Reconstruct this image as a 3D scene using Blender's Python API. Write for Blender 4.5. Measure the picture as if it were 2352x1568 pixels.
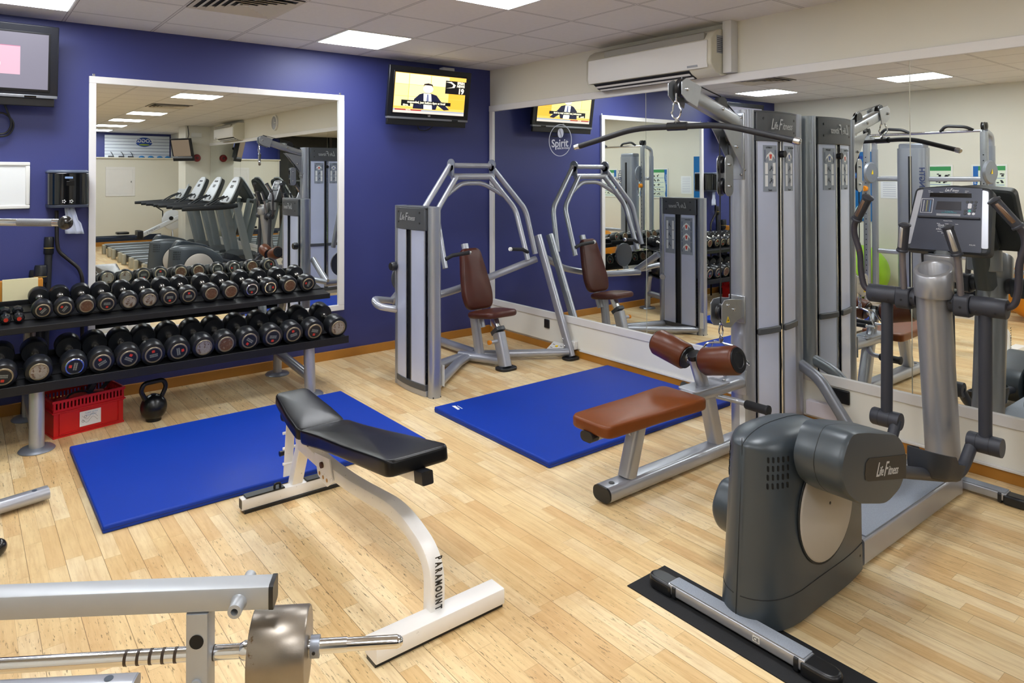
import bpy, math, random
from math import sin, cos, pi, radians, sqrt
from mathutils import Vector, Matrix
random.seed(7)
for o in list(bpy.data.objects): bpy.data.objects.remove(o)
SC = bpy.context.scene
COL = SC.collection
HC = 2.7977            # ceiling height
GX, GY = -.3887, -.3879  # ceiling grid offset

# ------------------------------------------------------------------ camera
FPX = 1572.2539
ang, pit, rol = radians(53.657), radians(.682), radians(-.085)
Fv = Vector((cos(ang)*cos(pit), sin(ang)*cos(pit), sin(pit)))
R0 = Vector((sin(ang), -cos(ang), 0)); U0 = R0.cross(Fv)
Rv = R0*cos(rol)+U0*sin(rol); Uv = U0*cos(rol)-R0*sin(rol)
cd = bpy.data.cameras.new('camera'); cam = bpy.data.objects.new('camera', cd); COL.objects.link(cam)
cd.sensor_fit = 'HORIZONTAL'; cd.sensor_width = 36; cd.lens = 36*FPX/2352
cd.shift_x = (1176-1061.2218)/2352; cd.shift_y = -(784-385.9176)/2352
cd.clip_start = .05
cam.matrix_world = Matrix(((Rv.x, Uv.x, -Fv.x, -4.5994), (Rv.y, Uv.y, -Fv.y, -5.7412), (Rv.z, Uv.z, -Fv.z, 1.663), (0, 0, 0, 1)))
SC.camera = cam
# ------------------------------------------------------------------ world and exposure
w = bpy.data.worlds.new('world'); SC.world = w; w.use_nodes = True
w.node_tree.nodes['Background'].inputs[0].default_value = (.5, .55, .65, 1)
w.node_tree.nodes['Background'].inputs[1].default_value = .02
SC.view_settings.view_transform = 'Standard'; SC.view_settings.look = 'None'
SC.view_settings.gamma = 1; SC.view_settings.use_curve_mapping = False
SC.view_settings.exposure = 0.0
LIGHT = 26.0           # radiance of the ceiling light diffusers
LCOL = (.94, .965, 1.0)

# ------------------------------------------------------------------ materials
def lin(c):
    if isinstance(c, str):
        c = [int(c[i:i+2], 16) for i in (0, 2, 4)]
    r = [v/255 for v in c[:3]]
    return tuple((v/12.92 if v <= .04045 else ((v+.055)/1.055)**2.4) for v in r)+(1,)
MC = {}
class NT:
    def __init__(s, name):
        s.m = bpy.data.materials.new(name); s.m.use_nodes = True; s.t = s.m.node_tree
        s.b = s.t.nodes['Principled BSDF']
    def n(s, typ, **kw):
        nd = s.t.nodes.new(typ)
        for k, v in kw.items():
            if k.startswith('i_'):
                key = k[2:]; key = int(key) if key.isdigit() else key.replace('_', ' ')
                if hasattr(v, 'is_output') or isinstance(v, bpy.types.NodeSocket): s.t.links.new(v, nd.inputs[key])
                else: nd.inputs[key].default_value = v
            else: setattr(nd, k, v)
        return nd
    def math(s, op, a, b=None, c=None):
        nd = s.t.nodes.new('ShaderNodeMath'); nd.operation = op
        for i, v in enumerate((a, b, c)):
            if v is None: continue
            if isinstance(v, bpy.types.NodeSocket): s.t.links.new(v, nd.inputs[i])
            else: nd.inputs[i].default_value = v
        return nd.outputs[0]
    def mix(s, f, a, b, mode='MIX'):
        nd = s.t.nodes.new('ShaderNodeMix'); nd.data_type = 'RGBA'; nd.blend_type = mode
        for k, v in ((0, f), (6, a), (7, b)):
            if isinstance(v, bpy.types.NodeSocket): s.t.links.new(v, nd.inputs[k])
            else: nd.inputs[k].default_value = v
        return nd.outputs[2]
    def ramp(s, f, p0, p1, c0=(0, 0, 0, 1), c1=(1, 1, 1, 1)):
        nd = s.t.nodes.new('ShaderNodeValToRGB'); e = nd.color_ramp.elements
        e[0].position = p0; e[1].position = p1; e[0].color = c0; e[1].color = c1
        s.t.links.new(f, nd.inputs[0]); return nd.outputs[0]
    def coord(s, out='Object', scale=(1, 1, 1)):
        tc = s.t.nodes.new('ShaderNodeTexCoord'); mp = s.t.nodes.new('ShaderNodeMapping')
        mp.inputs['Scale'].default_value = scale
        s.t.links.new(tc.outputs[out], mp.inputs[0]); return mp.outputs[0]
    def noise(s, v, scale, detail=4, rough=.55):
        nd = s.t.nodes.new('ShaderNodeTexNoise'); nd.inputs['Scale'].default_value = scale
        nd.inputs['Detail'].default_value = detail; nd.inputs['Roughness'].default_value = rough
        s.t.links.new(v, nd.inputs['Vector']); return nd.outputs[0]
    def bump(s, h, st=.2, dist=.002):
        nd = s.t.nodes.new('ShaderNodeBump'); nd.inputs['Strength'].default_value = st; nd.inputs['Distance'].default_value = dist
        s.t.links.new(h, nd.inputs['Height']); s.t.links.new(nd.outputs[0], s.b.inputs['Normal'])
    def set(s, **kw):
        for k, v in kw.items():
            inp = s.b.inputs[k.replace('_', ' ')]
            if isinstance(v, bpy.types.NodeSocket): s.t.links.new(v, inp)
            else: inp.default_value = v
def M(name, col, rough=.5, metal=0., var=.0, vscale=12., bump=0., bscale=300., coat=0., spec=None, dirt=None, dscale=6., dcol='5a4a3a'):
    """painted or plain surface with small procedural variation"""
    if name in MC: return MC[name]
    k = NT(name); c = lin(col)
    v = k.coord()
    base = c
    if var:
        f = k.noise(v, vscale)
        base = k.mix(f, tuple(x*(1-var) for x in c[:3])+(1,), tuple(min(1, x*(1+var)) for x in c[:3])+(1,))
    if dirt:
        f = k.ramp(k.noise(v, dscale, 8, .7), dirt, min(.99, dirt+.06))
        base = k.mix(f, base if not isinstance(base, tuple) else base, lin(dcol))
    k.set(Base_Color=base, Roughness=rough, Metallic=metal)
    if coat: k.set(Coat_Weight=coat, Coat_Roughness=.12)
    if spec is not None: k.set(Specular_IOR_Level=spec)
    if bump: k.bump(k.noise(v, bscale, 3), bump, .001)
    MC[name] = k.m; return k.m
def EM(name, col, st, tex=None):
    if name in MC: return MC[name]
    k = NT(name); k.set(Base_Color=(.012, .012, .014, 1), Roughness=.35, Emission_Color=lin(col), Emission_Strength=st)
    MC[name] = k.m; return k.m

silver = M('platinum_paint', 'b0b3bb', .30, .55, .06, 8)
silverD = M('platinum_paint_dull', '8d929c', .4, .5, .08, 20)
shroudM = M('brushed_shroud', 'cdd5ee', .34, .22, .10, 3)
tubeM = M('tower_tube', 'a9aeb8', .28, .65, .05, 5)
darkcap = M('charcoal_plastic', '4a4d52', .45, 0, .06, 20)
black = M('black_plastic', '131418', .38)
rubber = M('black_rubber', '17191d', .33, 0, .15, 30)
foam = M('grip_foam', '1b1c21', .62, 0, 0, 1, .4, 400)
chrome = M('chrome', 'd8dade', .13, 1, .05, 30)
steelM = M('plate_steel', 'b4b8bd', .3, .85, .08, 30)
boltM = M('bolt_metal', 'c4c6ca', .25, 1)
leatherBr = M('brown_vinyl', '70380f', .38, 0, .16, 9, .12, 500, 0, .35)
leatherRo = M('roller_brown_vinyl', '572a14', .36, 0, .16, 9, .12, 500, 0, .4)
leatherBd = M('dark_brown_vinyl', '4e2418', .38, 0, .2, 9, .15, 400, 0, .45)
leatherBk = M('black_vinyl', '08090c', .30, 0, .2, 9, .15, 500, 0, .32)
wpaint = M('white_gloss_paint', 'e4e2e0', .42, 0, .04, 6, dirt=.74, dscale=30, dcol='b8b0a4')
benchW = M('chipped_white_paint', 'f1efec', .4, .05, .03, 12, dirt=.655, dscale=38, dcol='4a4036')
greyframe = M('worn_grey_paint', 'a9adb2', .42, .35, .06, 14, dirt=.75, dscale=26, dcol='55524f')
redP = M('red_plastic', 'c80d10', .38, 0, .08, 6)
whiteP = M('white_plastic', 'e4e4e0', .4)
creamP = M('cream_plastic', 'd9d4c4', .45)
blueMat = M('blue_vinyl_mat', '0035a2', .5, 0, .06, 3, .1, 900, spec=.3)
blackMat = M('black_rubber_mat', '17181b', .85, 0, .3, 120, .5, 600)
ellD = M('elliptical_charcoal', '3d454c', .34, .1, .05, 4)
ellG = M('elliptical_tube_grey', '393b43', .48, .2, .05, 8)
ellS = M('elliptical_silver', 'a4a5a9', .32, .6, .04, 5)
deckM = M('speckled_tread', '8e95a0', .75, 0, .35, 260, .4, 400)
discM = M('pale_disc', 'b4afa8', .45, .2, .03, 3)
orangeP = M('orange_plastic', 'e08a10', .4)
yellowS = M('yellow_sticker', 'efc90c', .5)
rustF = M('rusty_face', '6b4a34', .6, .3, .4, 70, dirt=.55, dscale=60, dcol='8d7c66')
brassR = M('worn_ring', '948870', .38, .6, .2, 60)
chromeR = M('chrome_ring', 'd5d5d0', .15, 1)
wornF = M('worn_grey_face', 'a19a8e', .5, .4, .3, 120, dirt=.52, dscale=45, dcol='6a5240')
labelB = M('label_black', '15181a', .45)
labelG = M('label_lettering', '8a8d85', .5)
labelR = M('label_red', 'c2311f', .5)
woodB = M('baseboard_wood', 'ad7527', .38, 0, .18, 5, coat=.3)
cardM = M('pale_card', 'e5dcb2', .7, 0, .04, 8)
woodO = M('orange_wood', 'c98428', .5, 0, .15, 14)
greenP = M('green_card', '1c7a50', .6)
glassBlk = M('screen_black', '0a0a0d', .15)
stickerG = M('sticker_grey', '8f98a6', .5)
stickerD = M('sticker_slate', '6a7388', .5)
stickerW = M('sticker_white', 'e9ebee', .5)
inkD = M('ink_dark', '2a2d33', .5)
inkR = M('ink_red', 'd2544a', .5)
inkB = M('ink_blue', '6d7fb4', .5)
inkW = M('ink_white', 'eceded', .5)
logoW = M('logo_pale', 'b9bcc0', .4, .3)
tealP = M('teal_print', '2a8fa0', .5)

def mat_wall(name, col, b=.25):
    k = NT(name); v = k.coord(); c = lin(col)
    f = k.noise(v, 1.3, 3)
    k.set(Base_Color=k.mix(f, tuple(x*.93 for x in c[:3])+(1,), c), Roughness=.48)
    k.bump(k.noise(v, 160, 4), b, .002); return k.m
blueW = mat_wall('blue_wall_paint', '353c7a')
creamW = mat_wall('cream_wall_paint', 'e2dfd2', .12)

def mat_floor():
    k = NT('maple_strip_floor'); v = k.coord(); sep = k.n('ShaderNodeSeparateXYZ', i_0=v)
    x, y = sep.outputs[0], sep.outputs[1]; W, L = .068, .42
    rx = k.math('DIVIDE', x, W); row = k.math('FLOOR', rx)
    wn = k.n('ShaderNodeTexWhiteNoise', noise_dimensions='1D'); k.t.links.new(row, wn.inputs['W'])
    uy = k.math('ADD', k.math('DIVIDE', y, L), k.math('MULTIPLY', wn.outputs[0], 9.7))
    blk = k.math('FLOOR', uy)
    cmb = k.n('ShaderNodeCombineXYZ'); k.t.links.new(row, cmb.inputs[0]); k.t.links.new(blk, cmb.inputs[1])
    w2 = k.n('ShaderNodeTexWhiteNoise', noise_dimensions='2D'); k.t.links.new(cmb.outputs[0], w2.inputs['Vector'])
    tone = w2.outputs[0]
    base = k.ramp(tone, 0, 1, lin('dab682'), lin('f0dbb0'))
    cr = base.node.color_ramp; e = cr.elements.new(.16); e.color = lin('e0bf8a'); e = cr.elements.new(.5); e.color = lin('e8cc98')
    # grain: stretched along the strips, shifted per block
    sc = k.n('ShaderNodeVectorMath', operation='MULTIPLY', i_0=v); sc.inputs[1].default_value = (26, 2.2, 1)
    ad = k.n('ShaderNodeVectorMath', operation='ADD', i_0=sc.outputs[0]); k.t.links.new(w2.outputs[1], ad.inputs[1])
    sc2 = k.n('ShaderNodeVectorMath', operation='SCALE', i_0=w2.outputs[1]); sc2.inputs['Scale'].default_value = 40; k.t.links.new(sc2.outputs[0], ad.inputs[1])
    g = k.noise(ad.outputs[0], 2.2, 6, .6)
    base = k.mix(k.ramp(g, .42, .75), base, k.mix(.45, base, lin('b07f49')))
    # dull traffic wear
    wear = k.ramp(k.noise(v, .9, 6, .6), .5, .75)
    base = k.mix(k.math('MULTIPLY', wear, .5), base, lin('b58d57'))
    # fine dark scuffs
    def scuff(rot, scl):
        mp = k.n('ShaderNodeMapping', i_0=v); mp.inputs['Rotation'].default_value = (0, 0, rot); mp.inputs['Scale'].default_value = scl
        return k.ramp(k.noise(mp.outputs[0], 3.2, 5, .7), .60, .66)
    sa = k.math('ADD', scuff(.5, (30, 5, 1)), scuff(1.9, (26, 4, 1)))
    area = k.ramp(k.noise(v, .8, 3), .42, .6)
    base = k.mix(k.math('MULTIPLY', k.ramp(k.noise(v, 2.3, 7, .65), .52, .72), .42), base, lin('b78a50'))
    base = k.mix(k.math('MULTIPLY', k.math('MULTIPLY', sa, area), .85), base, lin('54401f'))
    # joints
    fx = k.math('ABSOLUTE', k.math('SUBTRACT', k.math('FRACT', rx), .5))
    fy = k.math('ABSOLUTE', k.math('SUBTRACT', k.math('FRACT', uy), .5))
    r2 = k.math('ABSOLUTE', k.math('SUBTRACT', k.math('FRACT', k.math('DIVIDE', x, W*2)), .5))
    j1 = k.math('GREATER_THAN', fx, .5-.0007/W); j2 = k.math('GREATER_THAN', r2, .5-.0013/(2*W)); j3 = k.math('GREATER_THAN', fy, .5-.0009/L)
    base = k.mix(k.math('MULTIPLY', k.math('MAXIMUM', j1, j3), .35), base, lin('7d5424'))
    base = k.mix(k.math('MULTIPLY', j2, .6), base, lin('5b3b17'))
    k.set(Base_Color=base, Roughness=k.ramp(k.noise(v, 3, 5), .3, .8, (.30, .30, .30, 1), (.48, .48, .48, 1)), Specular_IOR_Level=.45)
    k.bump(g, .05, .001); return k.m
def mat_ceiling():
    k = NT('ceiling_tiles'); v = k.coord(); sep = k.n('ShaderNodeSeparateXYZ', i_0=v); ls = []
    for i, g in ((0, GX), (1, GY)):
        f = k.math('ABSOLUTE', k.math('SUBTRACT', k.math('FRACT', k.math('ADD', k.math('DIVIDE', k.math('SUBTRACT', sep.outputs[i], g), .6), 100.5)), .5))
        ls.append(f)
    m = k.math('MINIMUM', ls[0], ls[1])
    bar = k.math('LESS_THAN', m, .012/.6); gap = k.math('MULTIPLY', bar, k.math('GREATER_THAN', m, .0085/.6))
    c = k.mix(k.noise(v, 30, 3), lin('e2dedb'), lin('ebe8e5'))
    c = k.mix(bar, c, lin('dad6d3')); c = k.mix(k.math('MULTIPLY', gap, .8), c, lin('55504e'))
    soot = k.n('ShaderNodeVectorMath', operation='DISTANCE')
    k.set(Base_Color=c, Roughness=.7); k.bump(k.noise(v, 220, 3), .15, .001); return k.m
floorM, ceilM = mat_floor(), mat_ceiling()
mirrorM = M('mirror_glass', 'f3f7f4', .0, 1.0)
k = NT('dark_window_glass'); k.set(Base_Color=(.01, .012, .014, 1), Roughness=.05, Specular_IOR_Level=.5); darkGlass = k.m

# ------------------------------------------------------------------ mesh helpers
def wloc(o):
    p = Vector((0, 0, 0))
    while o is not None:
        p += o.location; o = o.parent
    return p
def nrm(v): v = Vector(v); return v.normalized() if v.length > 1e-9 else Vector((0, 0, 1))
def fil(pts, r, n=5, closed=False):
    """round the inner corners of a polyline"""
    P = [Vector(p) for p in pts]; out = [P[0]]
    for i in range(1, len(P)-1):
        a, b, c = P[i-1], P[i], P[i+1]; d1, d2 = (a-b), (c-b)
        rr = min(r, d1.length*.48, d2.length*.48); s, e = b+d1.normalized()*rr, b+d2.normalized()*rr
        for j in range(n+1):
            t = j/n; out.append(s*(1-t)**2+b*2*t*(1-t)+e*t*t)
    out.append(P[-1]); return out
def rrect(w, h, r, n=4):
    r = min(r, w/2-1e-5, h/2-1e-5); pts = []
    for cx, cy, a0 in ((w/2-r, h/2-r, 0), (-w/2+r, h/2-r, 90), (-w/2+r, -h/2+r, 180), (w/2-r, -h/2+r, 270)):
        for j in range(n+1):
            a = radians(a0+90*j/n); pts.append((cx+r*cos(a), cy+r*sin(a)))
    return pts
class MB:
    def __init__(s): s.v = []; s.f = []
    def add(s, vs, fs):
        o = len(s.v); s.v += [Vector(p) for p in vs]; s.f += [tuple(o+i for i in f) for f in fs]; return s
    def box(s, a, b, R=None, c0=None):
        """axis box from corner a to corner b; R rotates about its centre"""
        a, b = Vector(a), Vector(b); c = (a+b)/2; h = (b-a)/2; vs = []
        for i in (-1, 1):
            for j in (-1, 1):
                for l in (-1, 1):
                    p = Vector((h.x*i, h.y*j, h.z*l))
                    if R is not None: p = R @ p
                    vs.append(c+p)
        return s.add(vs, [(0, 1, 3, 2), (4, 6, 7, 5), (0, 4, 5, 1), (2, 3, 7, 6), (0, 2, 6, 4), (1, 5, 7, 3)])
    def sweep(s, pts, prof, up=(0, 0, 1), cap=True, scale=None):
        P = [Vector(p) for p in pts]; n = len(prof); rings = []; up = Vector(up)
        for i, p in enumerate(P):
            t = nrm((P[min(i+1, len(P)-1)]-P[max(i-1, 0)]))
            sd = t.cross(up)
            if sd.length < 1e-4: sd = t.cross(Vector((1, 0, 0)))
            sd.normalize(); u2 = sd.cross(t).normalized(); k = scale[i] if scale else 1
            rings.append([p+sd*(a*k)+u2*(b*k) for a, b in prof])
        return s.loft(rings, cap)
    def loft(s, rings, cap=True, close=True):
        n = len(rings[0]); vs = [q for r in rings for q in r]; fs = []
        for i in range(len(rings)-1):
            for j in range(n if close else n-1):
                a, b = i*n+j, i*n+(j+1) % n; fs.append((a, b, b+n, a+n))
        if cap: fs.append(tuple(range(n))[::-1]); fs.append(tuple((len(rings)-1)*n+j for j in range(n)))
        return s.add(vs, fs)
    def tube(s, pts, r, n=14, cap=True):
        """round tube keeping its frame along the path"""
        P = [Vector(p) for p in pts]; rings = []; t0 = nrm(P[1]-P[0]); u = t0.orthogonal().normalized()
        for i, p in enumerate(P):
            t = nrm(P[min(i+1, len(P)-1)]-P[max(i-1, 0)]); u = (u-t*u.dot(t)); u = u.normalized(); w_ = t.cross(u)
            rr = r[i] if isinstance(r, (list, tuple)) else r
            rings.append([p+(u*cos(2*pi*j/n)+w_*sin(2*pi*j/n))*rr for j in range(n)])
        return s.loft(rings, cap)
    def lathe(s, prof, o, ax, n=28, cap=True):
        """prof: (radius, distance along the axis)"""
        o = Vector(o); ax = nrm(ax); u = ax.orthogonal().normalized(); w_ = ax.cross(u)
        return s.loft([[o+ax*t+(u*cos(2*pi*j/n)+w_*sin(2*pi*j/n))*max(r, 1e-5) for j in range(n)] for r, t in prof], cap)
    def prism(s, poly, o, U, V, W):
        o, U, V, W = Vector(o), Vector(U), Vector(V), Vector(W)
        a = [o+U*x+V*y for x, y in poly]; return s.loft([a, [p+W for p in a]])
    def sphere(s, c, r, n=20, m=12, sc=(1, 1, 1)):
        c = Vector(c); return s.loft([[c+Vector((r*sc[0]*sin(pi*i/m)*cos(2*pi*j/n), r*sc[1]*sin(pi*i/m)*sin(2*pi*j/n), r*sc[2]*cos(pi*i/m))) if 0 < i < m else c+Vector((1e-5*cos(2*pi*j/n), 1e-5*sin(2*pi*j/n), r*sc[2]*cos(pi*i/m))) for j in range(n)] for i in range(m+1)])
    def build(s, name, mat, parent=None, bevel=0, seg=2, smooth=True, sub=0, ang_=38, label=None):
        me = bpy.data.meshes.new(name); base = wloc(parent) if parent is not None else Vector((0, 0, 0))
        me.from_pydata([tuple(p-base) for p in s.v], [], s.f); me.update()
        import bmesh as _b
        bm = _b.new(); bm.from_mesh(me); _b.ops.recalc_face_normals(bm, faces=bm.faces); bm.to_mesh(me); bm.free()
        if smooth:
            me.polygons.foreach_set('use_smooth', [True]*len(me.polygons)); me.set_sharp_from_angle(angle=radians(ang_))
        me.materials.append(mat)
        o = bpy.data.objects.new(name, me); COL.objects.link(o)
        if parent is not None: o.parent = parent
        if bevel:
            m = o.modifiers.new('bevel', 'BEVEL'); m.width = bevel; m.segments = seg; m.limit_method = 'ANGLE'; m.angle_limit = radians(40); m.harden_normals = False
        if sub:
            m = o.modifiers.new('sub', 'SUBSURF'); m.levels = m.render_levels = sub
        if label: o['label'] = label
        return o
def box(name, a, b, mat, parent=None, bevel=.002, R=None, label=None):
    return MB().box(a, b, R).build(name, mat, parent, bevel, label=label)
def tag(o, label, cat, group=None, kind=None):
    o['label'] = label; o['category'] = cat
    if group: o['group'] = group
    if kind: o['kind'] = kind
    return o
def thing(name, loc, label, cat, group=None):
    o = bpy.data.objects.new(name, None); o.empty_display_size = .05; COL.objects.link(o); o.location = loc
    return tag(o, label, cat, group)
def struct(o): o['kind'] = 'structure'; return o
def copy_tree(o, parent=None):
    c = o.copy(); COL.objects.link(c)
    if parent is not None: c.parent = parent
    for ch in list(o.children): copy_tree(ch, c)
    return c
def text(s, size, o, U, V, mat, parent, name='lettering', bold=0, shear=0, align='CENTER', ext=.0004, sx=1.):
    cu = bpy.data.curves.new('t', 'FONT'); cu.body = s; cu.size = size; cu.align_x = align; cu.align_y = 'CENTER'
    cu.offset = bold; cu.shear = shear; cu.extrude = ext; cu.resolution_u = 3
    ob = bpy.data.objects.new('t', cu); COL.objects.link(ob)
    bpy.context.view_layer.update()
    me = bpy.data.meshes.new_from_object(ob.evaluated_get(bpy.context.evaluated_depsgraph_get()))
    bpy.data.objects.remove(ob); bpy.data.curves.remove(cu)
    U, V = nrm(U), nrm(V); W = U.cross(V); o = Vector(o); base = wloc(parent)
    for v in me.vertices:
        p = v.co.copy(); v.co = o+U*p.x*sx+V*p.y+W*p.z-base
    me.materials.clear(); me.materials.append(mat); me.name = name
    ob = bpy.data.objects.new(name, me); COL.objects.link(ob); ob.parent = parent; return ob
def lf_logo(size, o, U, V, parent, mat=None, name='logo'):
    """the flowing two-word maker's script on the machines: tall slanted capitals, small linked letters"""
    U, V = nrm(U), nrm(V); W = U.cross(V); o = Vector(o); base = wloc(parent)
    x = 0; vs, fs = [], []; size *= .86
    for s, k_, dy, adv in (('L', 1.45, -.04, .56), ('ife', .95, 0, 1.04), ('F', 1.5, -.06, .70), ('itness', .95, 0, 2.35)):
        cu = bpy.data.curves.new('t', 'FONT'); cu.body = s; cu.size = size*k_; cu.shear = .38; cu.offset = size*.008; cu.extrude = .0004; cu.resolution_u = 3
        ob = bpy.data.objects.new('t', cu); COL.objects.link(ob); bpy.context.view_layer.update()
        me = bpy.data.meshes.new_from_object(ob.evaluated_get(bpy.context.evaluated_depsgraph_get()))
        n0 = len(vs); vs += [(v.co.x*.8+x*size, v.co.y+dy*size, v.co.z) for v in me.vertices]; fs += [tuple(n0+i for i in p.vertices) for p in me.polygons]
        w_ = max(v.co.x for v in me.vertices)*.8/size; x += w_+.0-(.12 if s in 'LF' else -.03)
        bpy.data.objects.remove(ob); bpy.data.curves.remove(cu); bpy.data.meshes.remove(me)
    xm = (min(v[0] for v in vs)+max(v[0] for v in vs))/2; ym = size*.35
    me = bpy.data.meshes.new(name); me.from_pydata([tuple(o+U*(a-xm)+V*(b-ym)+W*c-base) for a, b, c in vs], [], fs); me.materials.append(mat or logoW)
    ob = bpy.data.objects.new(name, me); COL.objects.link(ob); ob.parent = parent; return ob
def bolts(pts, ax, r=.008, h=.006, parent=None, mat=None, name='bolt'):
    for p in pts:
        MB().lathe([(r, 0), (r, h*.6), (r*.6, h)], p, ax, 10).build(name, mat or boltM, parent)
X_, Y_, Z_ = Vector((1, 0, 0)), Vector((0, 1, 0)), Vector((0, 0, 1))

# ------------------------------------------------------------------ room shell
XL, YR = -5.73, -13.75
def sbox(name, a, b, mat, bevel=0): return struct(box(name, a, b, mat, None, bevel))
sbox('floor', (XL-.1, YR-.1, -.08), (.1, .1, 0), floorM)
sbox('ceiling', (XL-.1, YR-.1, HC), (.1, .1, HC+.08), ceilM)
sbox('wall_back', (XL, 0, 0), (0, .1, HC), blueW)
sbox('wall_right', (0, YR, 0), (.1, .1, HC), creamW)
sbox('wall_left', (XL-.1, -6.6, 0), (XL, .1, HC), creamW)
sbox('wall_rear', (XL, YR-.1, 0), (0, YR, HC), blueW)
sbox('baseboard_back', (XL, -.022, 0), (-.022, 0, .078), woodB, .003)
sbox('baseboard_right', (-.022, -10.15, 0), (0, 0, .062), woodB, .003)
sbox('baseboard_left', (XL, -6.6, 0), (XL+.022, -.022, .078), woodB, .003)
sbox('trim_1', (-.03, -10.15, .064), (0, -1.33, .078), wpaint, .002)   # white ledge over the right skirting
# kick panel between skirting and mirror
sbox('trim_2', (-.014, -10.15, .078), (0, -.03, .30), M('kick_panel_paint', 'eeece2', .45, 0, .03, 4), .002)
sbox('trim_3', (-.024, -10.15, .298), (0, -.072, .362), wpaint, .004)   # lower mirror rail
sbox('trim_4', (-.022, -10.15, 2.352), (0, -.005, 2.415), wpaint, .004)  # upper mirror rail
sbox('trim_5', (-.024, -.072, .298), (0, -.012, 2.352), wpaint, .004)   # mirror end post in the corner
ys = [-.072, -2.075, -4.031, -6.05, -8.08, -10.12]
for i in range(5):
    m = box('wall_mirror', (-.008, ys[i+1]+.003, .352), (-.001, ys[i]-.003, 2.362), mirrorM, None, 0)
    tag(m, ['tall wall mirror panel nearest the blue wall, reflecting the corner press machine', 'wall mirror panel behind the lat pulldown tower', 'wall mirror panel behind the nearest elliptical trainer',
            'wall mirror panel behind the second elliptical trainer', 'wall mirror panel in front of the treadmills'][i], 'mirror', 'mirror panels along the right wall')
# small mirror fixings
# partition at the far end with ledge, shop wall behind
YP = -12.6
sbox('wall_partition', (-2.6, YP-.12, 0), (-.02, YP, 2.10), creamW)
sbox('trim_6', (-2.62, YP-.16, 2.10), (0, YP+.05, 2.135), creamP, .006)
sbox('baseboard_partition', (-2.6, YP, 0), (-.02, YP+.02, .1), woodB)
sbox('trim_7', (-2.6, YP, .1), (-.5, YP+.016, .24), M('navy_kickboard', '12233c', .3))
struct(MB().box((-.54, -10.75, 0), (0, -10.15, HC)).build('wall_pillar', creamW))
# dark night glazing on the far part of the left side
sbox('wall_left_rear', (XL-.1, YR, 0), (XL, -6.6, .35), creamW); sbox('wall_left_head', (XL-.1, YR, 2.45), (XL, -6.6, HC), creamW)
for i in range(4):
    y0 = -6.6-i*1.78
    wn = struct(box('window_%d' % (i+1), (XL-.06, y0-1.76, .35), (XL-.05, y0-.02, 2.45), darkGlass, None, 0))
    MB().box((XL-.08, y0-.03, .35), (XL, y0+.03, 2.45)).build('window_frame', M('window_frame_dark', '3a3330', .5), wn)

for i in range(2):
    x0 = XL+.02+i*1.55
    wn = struct(box('window_%d' % (i+5), (x0, YP-.06, .05), (x0+1.53, YP-.05, HC), darkGlass, None, 0))
    MB().box((x0-.03, YP-.08, 0), (x0+.03, YP, HC)).box((x0+.03, YP-.08, 0), (x0+1.50, YP, .08)).build('window_frame', M('window_frame_dark', '3a3330', .5), wn)
# hatch in the partition
t = thing('access_hatch', (-1.4, YP, 1.2), 'white framed square access panel in the cream partition at the far end', 'hatch')
MB().box((-1.75, YP, 1.19), (-1.1, YP+.012, 1.25)).box((-1.75, YP, 1.84), (-1.1, YP+.012, 1.90)).box((-1.75, YP, 1.25), (-1.69, YP+.012, 1.84)).box((-1.16, YP, 1.25), (-1.1, YP+.012, 1.84)).build('frame', wpaint, t, .003)
box('panel', (-1.69, YP, 1.25), (-1.16, YP+.006, 1.84), wpaint, t); box('knob', (-1.2, YP+.005, 1.52), (-1.18, YP+.02, 1.56), boltM, t)

# slatwall with goggle display
YS = YR
t = thing('slatwall_display', (-.8, YS, 2.1), 'white slatwall shop panel above the far partition, with blue oval sign', 'display board')
mb = MB()
for i in range(8): mb.box((-1.6, YS, 2.08+i*.083), (-.04, YS+.02, 2.155+i*.083))
mb.build('slat_panel', M('slat_white', 'dfe5ee', .5), t, .003)
sg = MB().lathe([(.2, 0), (.2, .012), (.19, .016)], (-.67, YS+.02, 2.57), Y_, 40)
for v in sg.v: v.z = 2.57+(v.z-2.57)*.6
sg.build('sign', M('sign_blue', '14459c', .4), t)
sg = MB().lathe([(.13, 0), (.13, .002)], (-.67, YS+.037, 2.50), Y_, 40)
for v in sg.v: v.z = 2.50+(v.z-2.50)*.16
sg.build('sign_stripe', M('sign_lime', '9fb43a', .4), t)
text('ZOGGS', .13, (-.67, YS+.0385, 2.60), (-1, 0, 0), Z_, inkW, t, bold=.003)
for i, x in enumerate((-.74, -.52, -.30, -.10, -1.0, -1.22, -1.46)):
    if i < 4:
        g = MB().sphere((x, YS+.1, 2.165), .075, 16, 8, (1, .8, .6)).build('swim_goggles', M('goggle_blue', '1f7fc4', .25), None)
        tag(g, ['blue goggles on the far slatwall under the oval sign', 'blue goggles second from the oval sign on the far slatwall', 'blue goggles third from the oval sign on the far slatwall', 'blue goggles nearest the pillar end of the far slatwall'][i], 'goggles', 'blue goggles on the slatwall')
    else:
        g = MB().box((x-.06, YS+.02, 2.15), (x+.06, YS+.1, 2.2)).tube([(x, YS+.02, 2.3), (x, YS+.14, 2.28), (x+.06, YS+.1, 2.17)], .008).build('swim_goggles', M('goggle_dark', '3a3d46', .4), None)
        tag(g, ['dark goggles on the slatwall hook nearest the oval sign', 'dark goggles on the middle hook of the far slatwall', 'dark goggles on the outermost hook of the far slatwall'][i-4], 'goggles', 'dark goggles on the slatwall hooks')

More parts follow.
